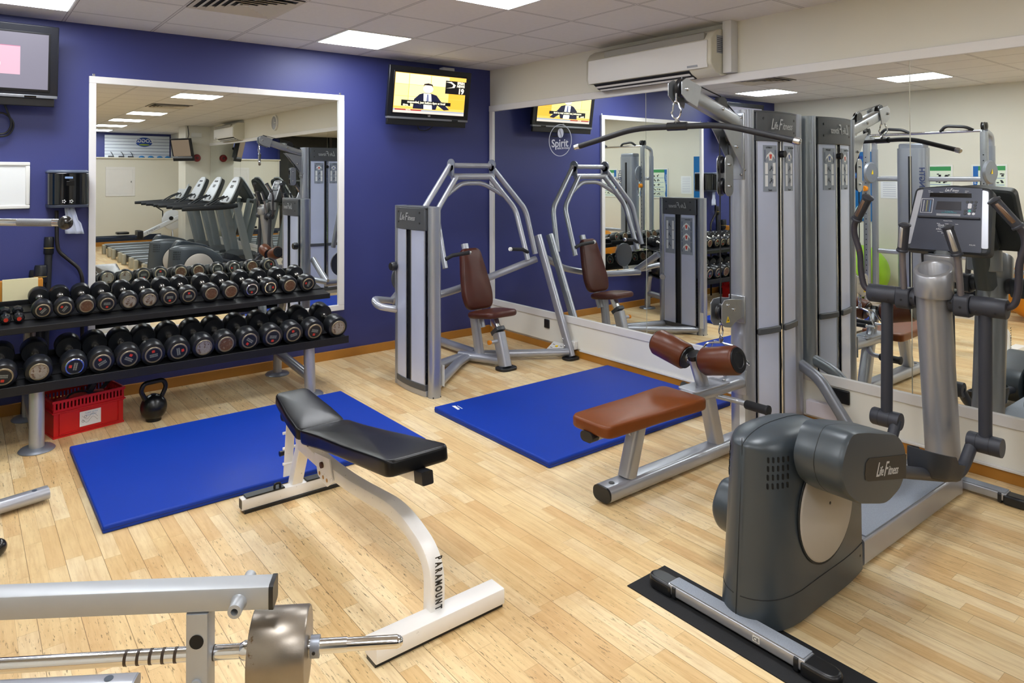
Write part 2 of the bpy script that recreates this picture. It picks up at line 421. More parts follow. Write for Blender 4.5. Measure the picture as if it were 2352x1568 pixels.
# ------------------------------------------------------------------ ceiling lights, vents
emitM = EM('light_diffuser', 'ffffff', LIGHT)
emitM.node_tree.nodes['Principled BSDF'].inputs['Emission Color'].default_value = LCOL+(1,)
LP = [(-2.189, -.988, 'square ceiling light between the mirror and the corner TV'),
      (-2.189, -2.788, 'square ceiling light cut by the top edge, second one out from the corner TV'),
      (-4.589, -.988, 'square ceiling light above the left TV'),
      (-4.589, -2.788, 'square ceiling light two panels out from the left TV, seen in the wall mirror'),
      (-2.189, -4.588, 'square ceiling light nearest in the blue wall mirror reflection'),
      (-4.589, -4.588, 'square ceiling light behind and above the camera'),
      (-4.589, -6.388, 'added square ceiling light directly behind the camera, brightening the tower fronts'),  # unseen panel, added for more front light on the machine towers
      (-2.189, -7.788, 'square ceiling light over the nearest treadmill, in the reflection'),
      (-2.189, -9.588, 'square ceiling light over the middle treadmills, in the reflection'),
      (-2.189, -11.388, 'square ceiling light over the rowing machine, in the reflection'),
      (-4.589, -8.388, 'square ceiling light on the window side of the treadmills'),
      (-2.189, -13.188, 'square ceiling light beyond the far partition')]
for x, y, lb in LP:
    t = thing('ceiling_light', (x+.3, y+.3, HC), lb, 'light', 'ceiling light panels')
    MB().box((x+.004, y+.004, HC-.006), (x+.596, y+.02, HC)).box((x+.004, y+.58, HC-.006), (x+.596, y+.596, HC)).box((x+.004, y+.02, HC-.006), (x+.02, y+.58, HC)).box((x+.58, y+.02, HC-.006), (x+.596, y+.58, HC)).build('frame', whiteP, t)
    box('diffuser', (x+.02, y+.02, HC-.008), (x+.58, y+.58, HC-.001), emitM, t, 0)
for x, y, lb in [(-3.389, -1.588, 'square louvred air vent in the ceiling tiles near the blue wall'), (-2.189, -6.188, 'square louvred air vent behind the camera, seen in the reflection')]:
    t = thing('ceiling_vent', (x+.3, y+.3, HC), lb, 'vent', 'ceiling air vents')
    MB().box((x+.005, y+.005, HC-.004), (x+.595, y+.595, HC-.001)).build('backing', M('vent_dark', '2c2b30', .8), t)
    for k_ in range(6):
        a0, a1 = .005+k_*.047, .005+k_*.047+(.036 if k_ else .05)
        z0 = HC-.012-(k_ % 1)*.0
        mb = MB(); c = Vector((x+.3, y+.3, 0))
        ro, ri = .295-k_*.047, .295-k_*.047-.030
        o_ = [c+Vector((sx*ro, sy*ro, HC-.018)) for sx, sy in ((-1, -1), (1, -1), (1, 1), (-1, 1))]
        i_ = [c+Vector((sx*ri, sy*ri, HC-.004)) for sx, sy in ((-1, -1), (1, -1), (1, 1), (-1, 1))]
        if k_ == 0: o_ = [Vector((p.x, p.y, HC-.008)) for p in o_]
        mb.add(o_+i_, [(j, (j+1) % 4, 4+(j+1) % 4, 4+j) for j in range(4)])
        ob = mb.build('louvre', M('vent_cream', 'cfc8bb', .5), t, smooth=False)
        s_ = ob.modifiers.new('th', 'SOLIDIFY'); s_.thickness = .003
    box('centre_plate', (x+.28, y+.28, HC-.016), (x+.32, y+.32, HC-.012), M('vent_cream', 'cfc8bb', .5), t)

# ------------------------------------------------------------------ blue wall mirror
t = thing('framed_mirror', (-2.78, 0, .47), 'large white framed mirror on the blue wall behind the dumbbell rack', 'mirror')
fo, fi = (-3.822, -1.739, .44, 2.411), (-3.775, -1.795, .488, 2.360)
box('glass', (fi[0]-.01, -.010, fi[2]-.01), (fi[1]+.01, -.002, fi[3]+.01), mirrorM, t, 0)
box('frame_rail', (fo[0], -.028, fi[3]), (-2.72, 0, fo[3]), wpaint, t, .003)
box('frame_rail', (-2.72, -.027, fi[3]), (fo[1], 0, fo[3]-.001), wpaint, t, .003)
box('frame_rail', (fo[0], -.028, fo[2]), (fo[1], 0, fi[2]), wpaint, t, .003)
box('frame_stile', (fo[0], -.029, fi[2]), (fi[0], 0, fi[3]), wpaint, t, .003)
box('frame_stile', (fi[1], -.029, fi[2]), (fo[1], 0, fi[3]), wpaint, t, .003)
for x in (-3.79, -1.77): MB().box((x-.01, -.004, 2.41), (x+.01, 0, 2.432)).build('hanger', boltM, t, .003)

# ------------------------------------------------------------------ televisions
def tv(name, xl, xr, label, screen):
    yb, yt, zb, zt = -.18, -.262, 2.15, 2.70
    t = thing(name, ((xl+xr)/2, 0, (zb+zt)/2), label, 'television', 'wall televisions')
    up = nrm((0, yt-yb, zt-zb)); nr = Vector((0, -up.z, up.y)); H = (zt-zb)/up.z
    o = Vector((0, yb, zb))
    def q(x, h, d=0): return o+X_*x+up*h+nr*d
    def slab(nm, x0, x1, h0, h1, d0, d1, mat, bev=.004):
        return MB().add([q(x, h, d) for d in (d0, d1) for x, h in ((x0, h0), (x1, h0), (x1, h1), (x0, h1))],
                        [(0, 1, 2, 3), (4, 5, 6, 7), (0, 1, 5, 4), (1, 2, 6, 5), (2, 3, 7, 6), (3, 0, 4, 7)]).build(nm, mat, t, bev)
    tvb = M('tv_gloss_black', '14161d', .25)
    slab('bezel', xl, xr, .075, H, -.035, 0, tvb, .006)
    slab('bezel_inner', xl+.05, xr-.05, .1, H-.05, -.002, .003, M('tv_inner', '0b0c10', .3), .002)
    slab('trim_strip', xl+.004, xr-.004, .058, .078, -.03, .008, M('tv_silver', '85888f', .35, .5), .003)
    slab('speaker', xl+.01, xr-.02, 0, .058, -.03, .0, black, .006)
    slab('back_shell', xl+.08, xr-.08, .06, H-.06, -.085, -.035, black, .02)
    slab('bracket', (xl+xr)/2-.1, (xl+xr)/2+.1, H*.3, H*.6, -.18 if yb < -.17 else -.1, -.08, black)
    slab('sensor', xr-.2, xr-.13, .061, .074, .008, .011, glassBlk, .0)
    x0, x1, h0, h1 = xl+.062, xr-.062, .118, H-.062
    screen(t, q, slab, x0, x1, h0, h1, up, nr)
    return t
def news(t, q, slab, x0, x1, h0, h1, up, nr):
    W, Hh = x1-x0, h1-h0
    def r(nm, a, b, c, d, col, st=1.6, lift=.006, m=None):
        return slab(nm, x0+a*W, x0+b*W, h0+c*Hh, h0+d*Hh, .003, lift, m or EM('scr_'+col, col, st), 0)
    r('screen', 0, 1, 0, 1, 'ffc65a', 1.5, .0045)
    cols = ['f4e7a0', 'f8e9ae', 'f6dc88', 'ffb83c']; xs = [0, .19, .49, .755, 1]
    for i in range(4):
        for j in range(3):
            zz = [.16, .42, .72, .99]
            r('picture', xs[i]+.004, xs[i+1]-.004, zz[j]+.004, zz[j+1]-.004, [cols[i], cols[i], 'fbf3c4' if i < 3 else 'ffc65a'][j], 1.5, .0052)
    r('picture', 0, 1, 0, .06, 'e8dcd0', 1.3, .0055); r('picture', 0, 1, .06, .1, 'b8c0cc', 1.2, .0056); r('picture', .02, .38, .065, .095, 'c23a20', 1.2, .006)
    # presenter: head, jacket, shirt
    def poly(nm, pts, col, st, lift):
        a = [q(x0+x*W, h0+z*Hh, lift) for x, z in pts]; b = [q(x0+x*W, h0+z*Hh, lift+.0006) for x, z in pts]
        MB().loft([a, b]).build(nm, EM('scr_'+col, col, st), t, smooth=False)
    poly('picture', [(.26, .12), (.27, .36), (.34, .49), (.40, .53), (.50, .53), (.58, .49), (.64, .36), (.74, .2), (.78, .14), (.70, .12), (.6, .24), (.58, .12)], '1c2350', .6, .0062)
    poly('picture', [(.41, .12), (.395, .52), (.5, .52), (.53, .12)], 'f2f4f8', 1.6, .007)
    poly('picture', [(.44, .3), (.445, .5), (.465, .5), (.475, .3)], '8a90b8', 1, .0078)
    poly('picture', [(.385+.07*(1-cos(a)), .64+.1*sin(a)) for a in [i*pi/8 for i in range(16)]], 'fff4e8', 1.9, .0078)
    poly('picture', [(.385, .69), (.395, .76), (.45, .785), (.51, .76), (.52, .69), (.5, .73), (.4, .73)], '3a2320', .5, .0086)
    r('caption_box', .1, .79, .235, .325, '151410', .2, .0092); r('caption_box', .1, .22, .175, .24, '151410', .2, .0092)
    wt = EM('scr_text', 'fff6d8', 1.6)
    text('suspended, just before 6pm at local', .0305, q(x0+.445*W, h0+.283*Hh, .0096), X_, up, wt, t, 'caption_text', bold=.0008)
    text('time.', .0305, q(x0+.16*W, h0+.205*Hh, .0096), X_, up, wt, t, 'caption_text', bold=.0008)
    text('NEWS', .02, q(x0+.2*W, h0+.08*Hh, .0066), X_, up, wt, t, 'caption_text')
    r('channel_box', .70, 1, .56, .90, '11131f', .3, .0066)
    text('SPRIN', .034, q(x0+.922*W, h0+.855*Hh, .007), X_, up, wt, t, 'caption_text', bold=.0014); text('NEWS', .034, q(x0+.922*W, h0+.775*Hh, .007), X_, up, wt, t, 'caption_text', bold=.0014)
    text('19', .072, q(x0+.93*W, h0+.64*Hh, .007), X_, up, wt, t, 'caption_text', bold=.003)
    MB().loft([[q(x0+x*W, h0+z*Hh, l) for x, z in ((.70, .86), (.78, .88), (.845, .8), (.83, .73), (.71, .70), (.8, .74), (.81, .8), (.77, .84))] for l in (.0068, .0074)]).build('caption_text', wt, t, smooth=False)
    text('LG', .022, q((x0+x1)/2, .1, .004), X_, up, inkW, t, 'brand_mark')
def sport(t, q, slab, x0, x1, h0, h1, up, nr):
    W, Hh = x1-x0, h1-h0
    slab('screen', x0, x1, h0, h1, .003, .0045, EM('scr_lilac', 'b4afc4', .62), 0)
    slab('picture', x0+.2*W, x0+.80*W, h0+.25*Hh, h0+.76*Hh, .0045, .0055, EM('scr_pink', 'f7c4d8', 1.05), 0)
    slab('picture', x0+.2*W, x0+.80*W, h0+.752*Hh, h0+.765*Hh, .0055, .006, EM('scr_rose', 'e58ab0', .9), 0)
    text('Sport', .15, q(x0+.66*W, h0+.52*Hh, .006), X_, up, EM('scr_white', 'ffffff', 1.2), t, 'caption_text', bold=.003, align='RIGHT')
tv('television', -1.39, -.445, 'black wall television in the corner showing a newsreader with yellow background', news)
tv('television', -4.985, -4.04, 'black wall television at the left edge showing a pink banner', sport)
cab = MB().tube(fil([(-4.35, -.1, 2.17), (-4.30, -.07, 2.03), (-4.33, -.06, 1.96), (-4.42, -.06, 1.96), (-4.45, -.07, 2.06), (-4.36, -.08, 2.12), (-4.28, -.06, 2.04), (-4.32, -.05, 1.94), (-4.5, -.06, 1.95)], .06), .007, 8).build('coiled_cable', black)
tag(cab, 'black coiled cable hanging under the left television', 'cable')
cab = MB().tube(fil([(-1.0, -.12, 2.17), (-.96, -.07, 2.12), (-.86, -.06, 2.11), (-.8, -.12, 2.17)], .05), .005, 8).build('hanging_cable', black)
tag(cab, 'short black cable sagging under the corner television', 'cable')
sb = box('socket_box', (-.66, -.07, 2.72), (-.52, 0, 2.765), whiteP); tag(sb, 'small white socket box above the corner television', 'socket')

# ------------------------------------------------------------------ air conditioners
def aircon(y0, y1, label, z0=2.40, z1=2.742):
    t = thing('air_conditioner', (0, (y0+y1)/2, z0), label, 'air conditioner', 'wall air conditioners')
    d = .215; w_ = M('aircon_white', 'e3e2de', .38); s_ = M('aircon_side', 'd6d2c0', .42)
    prof = [(0, z1), (-.12, z1-.002), (-d+.04, z1-.03), (-d, z1-.085), (-d-.006, z0+.09), (-d+.012, z0+.055), (-d+.05, z0+.025), (-.10, z0), (0, z0+.01)]
    MB().loft([[Vector((x, y, z)) for x, z in prof] for y in (y0, y0+.006, y1-.006, y1)]).build('casing', s_, t, .006)
    fp = [(-d-.001, z1-.088), (-d-.009, z1-.09), (-d-.015, z0+.092), (-d-.004, z0+.052), (-d+.004, z0+.06)]
    MB().loft([[Vector((x, y, z)) for x, z in fp] for y in (y0+.03, y1-.03)]).build('front_panel', w_, t, .003)
    for y in (y0, y1-.028):
        pass
    box('top_grille', (-d+.0, y0+.06, z1-.082), (-.05, y1-.2, z1-.03), M('grille_grey', '9a9890', .6), t, .004)  # one flat grey stands for the whole grille
    MB().loft([[Vector((x, y, z)) for x, z in ((-d+.014, z0+.05), (-d+.06, z0+.015), (-.1, z0-.004), (-.1, z0+.03))] for y in (y0+.2, y1-.07)]).build('outlet', M('outlet_dark', '1d2026', .5), t)
    for a in (0, 1):
        MB().loft([[Vector((x, y, z)) for x, z in ((-d+.03+a*.05, z0+.03-a*.022), (-d+.045+a*.05, z0+.016-a*.020), (-d+.05+a*.05, z0+.02-a*.02))] for y in (y0+.21, y1-.08)]).build('flap', w_, t)
    box('rating_label', (-.15, y0-.0015, z1-.18), (-.06, y0+.001, z1-.05), M('rating_grey', '9b9ea4', .5), t, 0)
    mb = MB()
    for i in range(8): mb.box((-.145, y0-.0025, z1-.17+i*.014), (-.07, y0-.001, z1-.166+i*.014))
    mb.build('label_print', inkD, t, smooth=False)
    box('badge', (-d-.012, y0+.11, z0+.066), (-d-.006, y0+.2, z0+.082), M('rating_grey', '9b9ea4', .5), t, .001)
    return t
aircon(-2.83, -1.605, 'white wall air conditioner on the cream wall above the big mirror')
aircon(-9.16, -7.86, 'white wall air conditioner further down the mirror wall, seen in the reflection')
tr = box('cable_trunking', (-.085, -2.905, 2.418), (0, -2.835, HC), M('trunking_white', 'dcdcda', .45), None, .003)
tag(tr, 'white vertical trunking beside the right end of the air conditioner', 'trunking')
t = thing('wall_clock', (0, -6.2, 2.63), 'round white wall clock above the mirror, seen in the reflection', 'clock')
MB().lathe([(.14, 0), (.14, .03), (.12, .035), (.115, .025)], (0, -6.2, 2.63), (-1, 0, 0), 36).build('rim', whiteP, t)
MB().lathe([(.112, 0), (.112, .002)], (-.026, -6.2, 2.63), (-1, 0, 0), 36).build('dial', M('dial_grey', '8a8a8e', .3), t)
MB().box((-.032, -6.205, 2.6), (-.029, -6.195, 2.7)).box((-.032, -6.2, 2.625), (-.029, -6.12, 2.635)).build('hand', whiteP, t)

# pillar items
for x, lb in ((-.3, 'round red fire alarm bell on the cream pillar'),):
    t = thing('alarm_bell', (x, -10.15, 2.08), lb, 'alarm bell')
    MB().lathe([(.085, 0), (.085, .02), (.07, .045), (.02, .055)], (x, -10.15, 2.08), Y_, 28).build('gong', M('bell_red', '8a1a20', .3), t)
    MB().lathe([(.03, 0), (.02, .012)], (x, -10.09, 2.08), Y_, 18).build('centre_cap', M('bell_cap', '4a2024', .4), t)
t = thing('bracket_television', (-.62, -10.45, 2.3), 'black television on a bracket beside the cream pillar, seen in the reflection', 'television')
tn = nrm((-.85, .50, -.22)); tx_ = nrm(Vector((.50, .85, 0))); tu = tn.cross(tx_)*-1; tu = tu if tu.z > 0 else -tu; tc = Vector((-.66, -10.02, 2.25))
def tq(a, b, d): return tc+tx_*a+tu*b+tn*d
for nm, w_, h_, d0, d1, mt, oz in (('bezel', .29, .25, -.05, 0, black, 0), ('screen', .25, .18, 0, .006, EM('scr_mix', 'a08a74', .6), .04), ('trim_strip', .28, .02, 0, .008, M('tv_silver', '85888f', .35, .5), -.17), ('back_shell', .2, .18, -.12, -.05, black, 0)):
    MB().loft([[tq(a, b+oz, d) for a, b in ((-w_, -h_), (w_, -h_), (w_, h_), (-w_, h_))] for d in (d0, d1)]).build(nm, mt, t, .004)
MB().tube([tq(0, 0, -.12), (-.50, -10.25, 2.35)], .03).build('bracket', black, t)
MB().tube([tq(.1, .2, -.12), (-.48, -10.13, 2.6), (-.5, -10.13, 2.79)], .008).build('cable', black, t)
sb = box('plug_socket', (-.42, -10.15, 2.55), (-.2, -10.12, 2.64), whiteP); tag(sb, 'white double socket high on the pillar', 'socket')

# ------------------------------------------------------------------ blue wall items at the left
t = thing('notice_frame', (-4.46, 0, 1.6), 'white snap frame notice board with blank sheet on the blue wall', 'notice board')
fx0, fx1, fz0, fz1 = -4.75, -4.19, 1.438, 1.768
box('sheet', (fx0+.02, -.012, fz0+.02), (fx1-.02, -.004, fz1-.02), M('blank_sheet', 'e9ecec', .35), t, 0)
for a, b in (((fx0, fz0), (fx1, fz0+.027)), ((fx0, fz1-.027), (fx1, fz1)), ((fx0, fz0+.027), (fx0+.027, fz1-.027)), ((fx1-.027, fz0+.027), (fx1, fz1-.027))):
    box('frame_edge', (a[0], -.022, a[1]), (b[0], 0, b[1]), whiteP, t, .006)
t = thing('towel_dispenser', (-3.96, 0, 1.43), 'glossy black paper towel dispenser on the blue wall beside the mirror frame', 'dispenser')
dx0, dx1 = -4.095, -3.838
def dsec(z, k=1.0):
    n = 14; c = (dx0+dx1)/2; hw = (dx1-dx0)/2*k
    return [Vector((c-hw, 0, z))]+[Vector((c+hw*cos(pi-pi*i/n), -.13-.07*k*sin(pi*i/n), z)) for i in range(n+1)]+[Vector((c+hw, 0, z))]
MB().loft([dsec(1.465), dsec(1.69)]).build('cover', M('gloss_black', '07080b', .12, coat=.6), t, .004)
MB().loft([dsec(1.445, .99), dsec(1.464, 1.01)]).build('tray', M('smoke_plastic', '3a4050', .3), t, .002)
MB().loft([dsec(1.691, 1.01), dsec(1.703, 1.01), dsec(1.712, .9)]).build('lid', M('smoke_lid', '5a6478', .3), t, .003)
box('badge', (-3.995, -.205, 1.650), (-3.945, -.199, 1.664), M('badge_blue', '7f9cc8', .4), t)
box('window', (-3.985, -.203, 1.60), (-3.935, -.1995, 1.632), glassBlk, t)
mb = MB()
for x in (-4.0, -3.955):
    for k_ in range(5): a = k_*1.256; mb.box((x-.003+.009*cos(a), -.204, 1.487+.009*sin(a)), (x+.003+.009*cos(a), -.2, 1.493+.009*sin(a)))
mb.build('lock_marks', inkW, t, smooth=False)
pt = MB(); g = []
for i in range(9):
    z = 1.445-i*.0235; hw = .03+.002*i+(.012 if i > 4 else 0)
    g.append([Vector((-3.955+.004*i+hw*(j/8*2-1), -.1+.008*sin(j*1.9+i*.2)-.002*i, z-(.006*j/8 if i == 8 else 0))) for j in range(9)])
pt.loft(g, False, False); pt = pt.build('paper_sheet', M('tissue', 'd3dcf2', .8), t)
s_ = pt.modifiers.new('th', 'SOLIDIFY'); s_.thickness = .002
# framed notice stays; power outlets by the press machine
t = thing('floor_controller', (-.05, -1.08, .02), 'white sloping control box with small yellow display by the skirting', 'control box')
MB().loft([[Vector(p) for p in ((-.14, y, 0), (-.03, y, 0), (-.03, y, .10), (-.135, y, .035))] for y in (-1.17, -1.0)]).build('case', whiteP, t, .006)
sl = nrm((.105, 0, .065))
box('display', (-.088, -1.1, .066), (-.068, -1.075, .075), yellowS, t, 0, Matrix.Rotation(radians(-32), 3, 'Y'))
mb = MB()
for yy in (-1.05, -1.035, -1.13, -1.145):
    for d_ in (-.105, -.07): mb.box((d_-.003, yy-.003, .035+(d_+.135)*.62+.002), (d_+.003, yy+.003, .035+(d_+.135)*.62+.006))
mb.build('buttons', inkD, t, smooth=False)
sb = box('wall_socket', (-.06, -1.30, .075), (-.014, -1.2, .15), whiteP, None, .006); tag(sb, 'white surface socket on the kick panel beside the press machine post', 'socket')
sb = box('wall_box', (-.065, -3.62, .085), (-.014, -3.42, .18), M('box_lilac_white', 'dad5e0', .45), None, .003); tag(sb, 'white surface box under the mirror beside the lat tower', 'junction box')
sb = box('charger_plate', (-.03, -3.68, .2), (-.014, -3.55, .29), black, None, .01); tag(sb, 'black socket plate under the mirror rail behind the curved brace', 'socket')
sb = box('charger_plate', (-.03, -.93, .20), (-.014, -.86, .285), black, None, .01); tag(sb, 'black socket plate under the mirror rail behind the press machine post', 'socket')

# etched spirit logo on the right mirror
t = thing('mirror_decal', (-.009, -1.07, 2.0), 'white round health club sticker on the mirror beside the corner television reflection', 'sticker')
dec = M('decal_frost', 'cfd4e2', .6)
def ring(c, U, V, r0, r1, n=48, e=.0006):
    W = Vector(U).cross(Vector(V)); c = Vector(c); mb = MB()
    for i in range(n):
        a, b = 2*pi*i/n, 2*pi*(i+1)/n
        q = [c+Vector(U)*(r*cos(t_))+Vector(V)*(r*sin(t_)) for r, t_ in ((r0, a), (r1, a), (r1, b), (r0, b))]
        mb.loft([q, [p+W*e for p in q]])
    return mb
ring((-.009, -1.07, 2.002), (0, -1, 0), Z_, .146, .152).build('decal_ring', dec, t, smooth=False)
text('Spirit', .105, (-.009, -1.065, 1.972), (0, -1, 0), Z_, dec, t, bold=.0015)
text('HEALTH CLUB', .024, (-.009, -1.108, 1.925), (0, -1, 0), Z_, dec, t, bold=.0006)
def blob(c, flip):
    pts = []
    for i in range(18):
        a = pi*i/17; pts.append((.034*sin(a)*(1 if i < 99 else 1), .045*cos(a)))
    for i in range(1, 17):
        a = pi*i/17; pts.append((.010*sin(a*2), -.045*cos(a)))
    return [Vector((-.009, c[0]-x*flip, c[1]+z*flip)) for x, z in pts]
for f in (1, -1):
    r = blob((-1.077-.004*f, 2.07), f)
    MB().loft([r, [p+Vector((-.0006, 0, 0)) for p in r]]).build('decal_swirl', dec, t, smooth=False)

# ------------------------------------------------------------------ machine towers
def tower(root, E1, E2, h, cap_z, r, faces, bulge=.045, off=.07, band=None, gap=.066):
    E1, E2 = Vector(E1), Vector(E2); u = nrm(E2-E1); n = Vector((-u.y, u.x, 0)); L = (E2-E1).length
    for E in (E1, E2):
        pf = [Vector((E.x, E.y, 0))+u*(a)+n*(b) for a, b in rrect(r*2, r*2.5, r*.98, 7)]
        MB().loft([[p+Z_*.0 for p in pf], [p+Z_*h for p in pf]]).build('side_tube', tubeM, root)
        box('tube_foot', (E.x-r*.9, E.y-r*.9, 0), (E.x+r*.9, E.y+r*.9, .012), black, root)
    a0, a1 = r*.95, L-r*.95
    def q(s, d, z, sg): # s along, d extra offset
        k_ = (s-a0)/(a1-a0)*2-1
        return E1+u*s+n*sg*(off+bulge*(1-k_*k_)+d)+Z_*z
    mid = (a0+a1)/2
    for sg in faces:
        for s0, s1 in ((a0, mid-gap/2), (mid+gap/2, a1)):
            N = 8; ss = [s0+(s1-s0)*i/N for i in range(N+1)]
            MB().loft([[q(x, 0, z, sg) for x in ss]+[q(x, -.012, z, sg) for x in reversed(ss)] for z in (.09, cap_z)]).build('shroud', shroudM, root, .002)
            mb = MB()
            for s_, d_ in ((s0, .008), (s1, -.008)):
                mb.loft([[q(s_, .002, z, sg), q(s_+d_, .002, z, sg), q(s_+d_, -.01, z, sg), q(s_, -.01, z, sg)] for z in (.09, cap_z)])
            mb.build('shroud_edge', silver, root)
        N = 16; ss = [a0-.006+(a1-a0+.012)*i/N for i in range(N+1)]
        MB().loft([[q(x, -.05, z, sg) for x in (mid-gap*.7, mid+gap*.7)]+[q(x, -.014, z, sg) for x in (mid+gap*.7, mid-gap*.7)] for z in (.08, cap_z)]).build('slot', M('slot_dark', '15171b', .6), root)
        MB().loft([[q(x, .010, z, sg) for x in ss]+[q(x, -.03, z, sg) for x in reversed(ss)] for z in (cap_z-.01, h-.01)]).build('top_cap', darkcap, root, .004)
        MB().loft([[q(x, .006, z, sg) for x in ss]+[q(x, -.03, z, sg) for x in reversed(ss)] for z in (.045, .09)]).build('base_band', darkcap, root, .003)
        MB().loft([[q(x, 0, z, sg) for x in ss]+[q(x, -.04, z, sg) for x in reversed(ss)] for z in (.0, .045)]).build('base_rail', silver, root, .003)
        if band:
            for s0, s1 in ((a0, mid-gap/2), (mid+gap/2, a1)):
                ss2 = [s0+(s1-s0)*i/8 for i in range(9)]
                MB().loft([[q(x, .016, z, sg) for x in ss2]+[q(x, -.008, z, sg) for x in reversed(ss2)] for z in (band-.02, band+.02)]).build('cable_band', darkcap, root, .006)
        zc = (cap_z+h)/2
        V = Z_; U = -u*sg if (Vector((-u.x*sg, -u.y*sg, 0)).cross(Z_)).dot(n*sg) > 0 else u*sg
        lf_logo((a1-a0)*.17, q(mid, .0135, zc, sg), U, V, root)
        for x in (a0+.05, a1-.05):
            for z in (zc-.04, zc+.04):
                MB().lathe([(.008, 0), (.008, .003)], q(x, .009, z, sg), n*sg, 12).build('screw_hole', black, root)
    N = 12; ss = [a0-.02+(a1-a0+.04)*i/N for i in range(N+1)]
    MB().loft([[q(x, .008, z, 1) if 1 in faces else q(x, 0, z, 1) for x in ss]+[q(x, .008, z, -1) for x in reversed(ss)] for z in (h-.012, h)]).build('top_plate', darkcap, root, .003)
    # weight stack behind the slots
    mb = MB()
    for i in range(14): mb.add([Vector(p) for p in [E1+u*(a0+.04)+n*.04+Z_*(.1+i*.034), E1+u*(a1-.04)+n*.04+Z_*(.1+i*.034), E1+u*(a1-.04)-n*.04+Z_*(.1+i*.034), E1+u*(a0+.04)-n*.04+Z_*(.1+i*.034), E1+u*(a0+.04)+n*.04+Z_*(.13+i*.034), E1+u*(a1-.04)+n*.04+Z_*(.13+i*.034), E1+u*(a1-.04)-n*.04+Z_*(.13+i*.034), E1+u*(a0+.04)-n*.04+Z_*(.13+i*.034)]], [(0, 1, 2, 3), (4, 5, 6, 7), (0, 1, 5, 4), (1, 2, 6, 5), (2, 3, 7, 6), (3, 0, 4, 7)])
    mb.build('weight_stack', black, root, smooth=False)
    return q, mid, a0, a1, u, n
def placard(root, q, sg, s0, s1, z0, z1, U, title, foot, ink, n_pics=2, mus=1):
    N = 5; ss = [s0+(s1-s0)*i/N for i in range(N+1)]
    MB().loft([[q(x, .0025, z, sg) for x in ss]+[q(x, 0, z, sg) for x in reversed(ss)] for z in (z0, z1)]).build('placard', stickerG, root)
    c = lambda f, z, d=.0035: q(s0+(s1-s0)*f, d, z, sg)
    Wd = s1-s0; Hh = z1-z0
    fr = Hh/(n_pics+mus+.55)
    if title: text(title, min(Wd*.16, Wd*1.25/len(title)), c(.5, z1-fr*.18, .004), U, Z_, inkD, root, 'placard_print', bold=.0004)
    z = z1-fr*.36
    for i in range(mus):
        MB().loft([[c(f, zz, .0032) for f in (.06, .94)]+[c(f, zz, .0024) for f in (.94, .06)] for zz in (z-fr*.92, z)]).build('muscle_panel', stickerD, root)
        tor = [(-.38, -.3), (-.3, .05), (-.1, .28), (0, .38), (.1, .28), (.3, .05), (.38, -.3), (.3, -.15), (.17, 0), (.12, -.42), (0, -.38), (-.12, -.42), (-.17, 0), (-.3, -.15)]
        for pol, mt, k_ in ((tor, inkW, .0036), ([(-.11, .1), (0, .15), (.11, .1), (.05, -.3), (0, -.2), (-.05, -.3)], ink, .0044)):
            MB().loft([[c(.5+a*.92, z-fr*.46+b*fr*.9, k_+e) for a, b in pol] for e in (0, .0006)]).build('placard_print', mt, root, smooth=False)
        z -= fr*1.0
    for i in range(n_pics):
        MB().loft([[c(f, zz, .0034) for f in (.12, .88)]+[c(f, zz, .0024) for f in (.88, .12)] for zz in (z-fr*.86, z)]).build('picture_panel', stickerW, root)
        mb = MB()
        for a, b, w_, h_ in ((.55, -.26, .06, .07), (.56, -.40, .07, .15), (.50, -.50, .13, .04), (.45, -.58, .04, .12), (.68, -.45, .02, .34)):
            mb.loft([[c(a-w_/2, z+fr*(b-h_/2), e), c(a+w_/2, z+fr*(b-h_/2), e), c(a+w_/2, z+fr*(b+h_/2), e), c(a-w_/2, z+fr*(b+h_/2), e)] for e in (.0036, .0042)])
        mb.build('placard_print', inkD, root, smooth=False); z -= fr*.95
    if foot: text(foot, Wd*.15, c(.5, z0+fr*.1, .004), U, Z_, inkD, root, 'placard_print')

OV = lambda w_, h_: rrect(w_, h_, min(w_, h_)*.48, 5)
# ------------------------------------------------------------------ shoulder press machine
t = thing('shoulder_press_machine', (-.9, -1.1, 0), 'silver shoulder press machine with brown seat in the corner by the blue wall', 'weight machine')
q, mid, a0, a1, u, n = tower(t, (-1.70, -1.445, 0), (-1.70, -.965, 0), 1.43, 1.26, .041, (1, -1), .020, .058)
side = -1 if n.x > 0 else 1   # side facing +x carries the placards
sgx = 1 if n.x > 0 else -1
for s0, s1, mus, pics, ti in ((mid+.035, a1-.03, 0, 3, ''), (a0+.03, mid-.035, 3, 0, 'SHOULDER PRESS')):
    placard(t, q, sgx, s0, s1, .83, 1.22, (0, 1, 0), ti, '', inkR, pics, mus)
CX = -.79
def mir(p): return (2*CX-p[0], p[1], p[2])
# floor frame
MB().sweep([(-1.68, -1.0, .05), (-.95, -.78, .05), (-.80, -.80, .05)], OV(.09, .06)).build('base_rail', silver, t)
MB().sweep([(-1.68, -1.40, .05), (-1.1, -.93, .05), (-.92, -.82, .05)], OV(.085, .06)).build('base_rail', silver, t)
MB().sweep([(-.95, -.74, .055), (-.76, -1.16, .055)], OV(.09, .075)).build('base_rail', silver, t)
MB().sweep([(-.80, -.86, .06), (-.11, -1.27, .06)], OV(.08, .065)).build('base_rail', silver, t)
MB().sweep([(-.80, -.78, .055), (-.80, -.18, .055)], OV(.09, .075)).build('base_rail', silver, t)
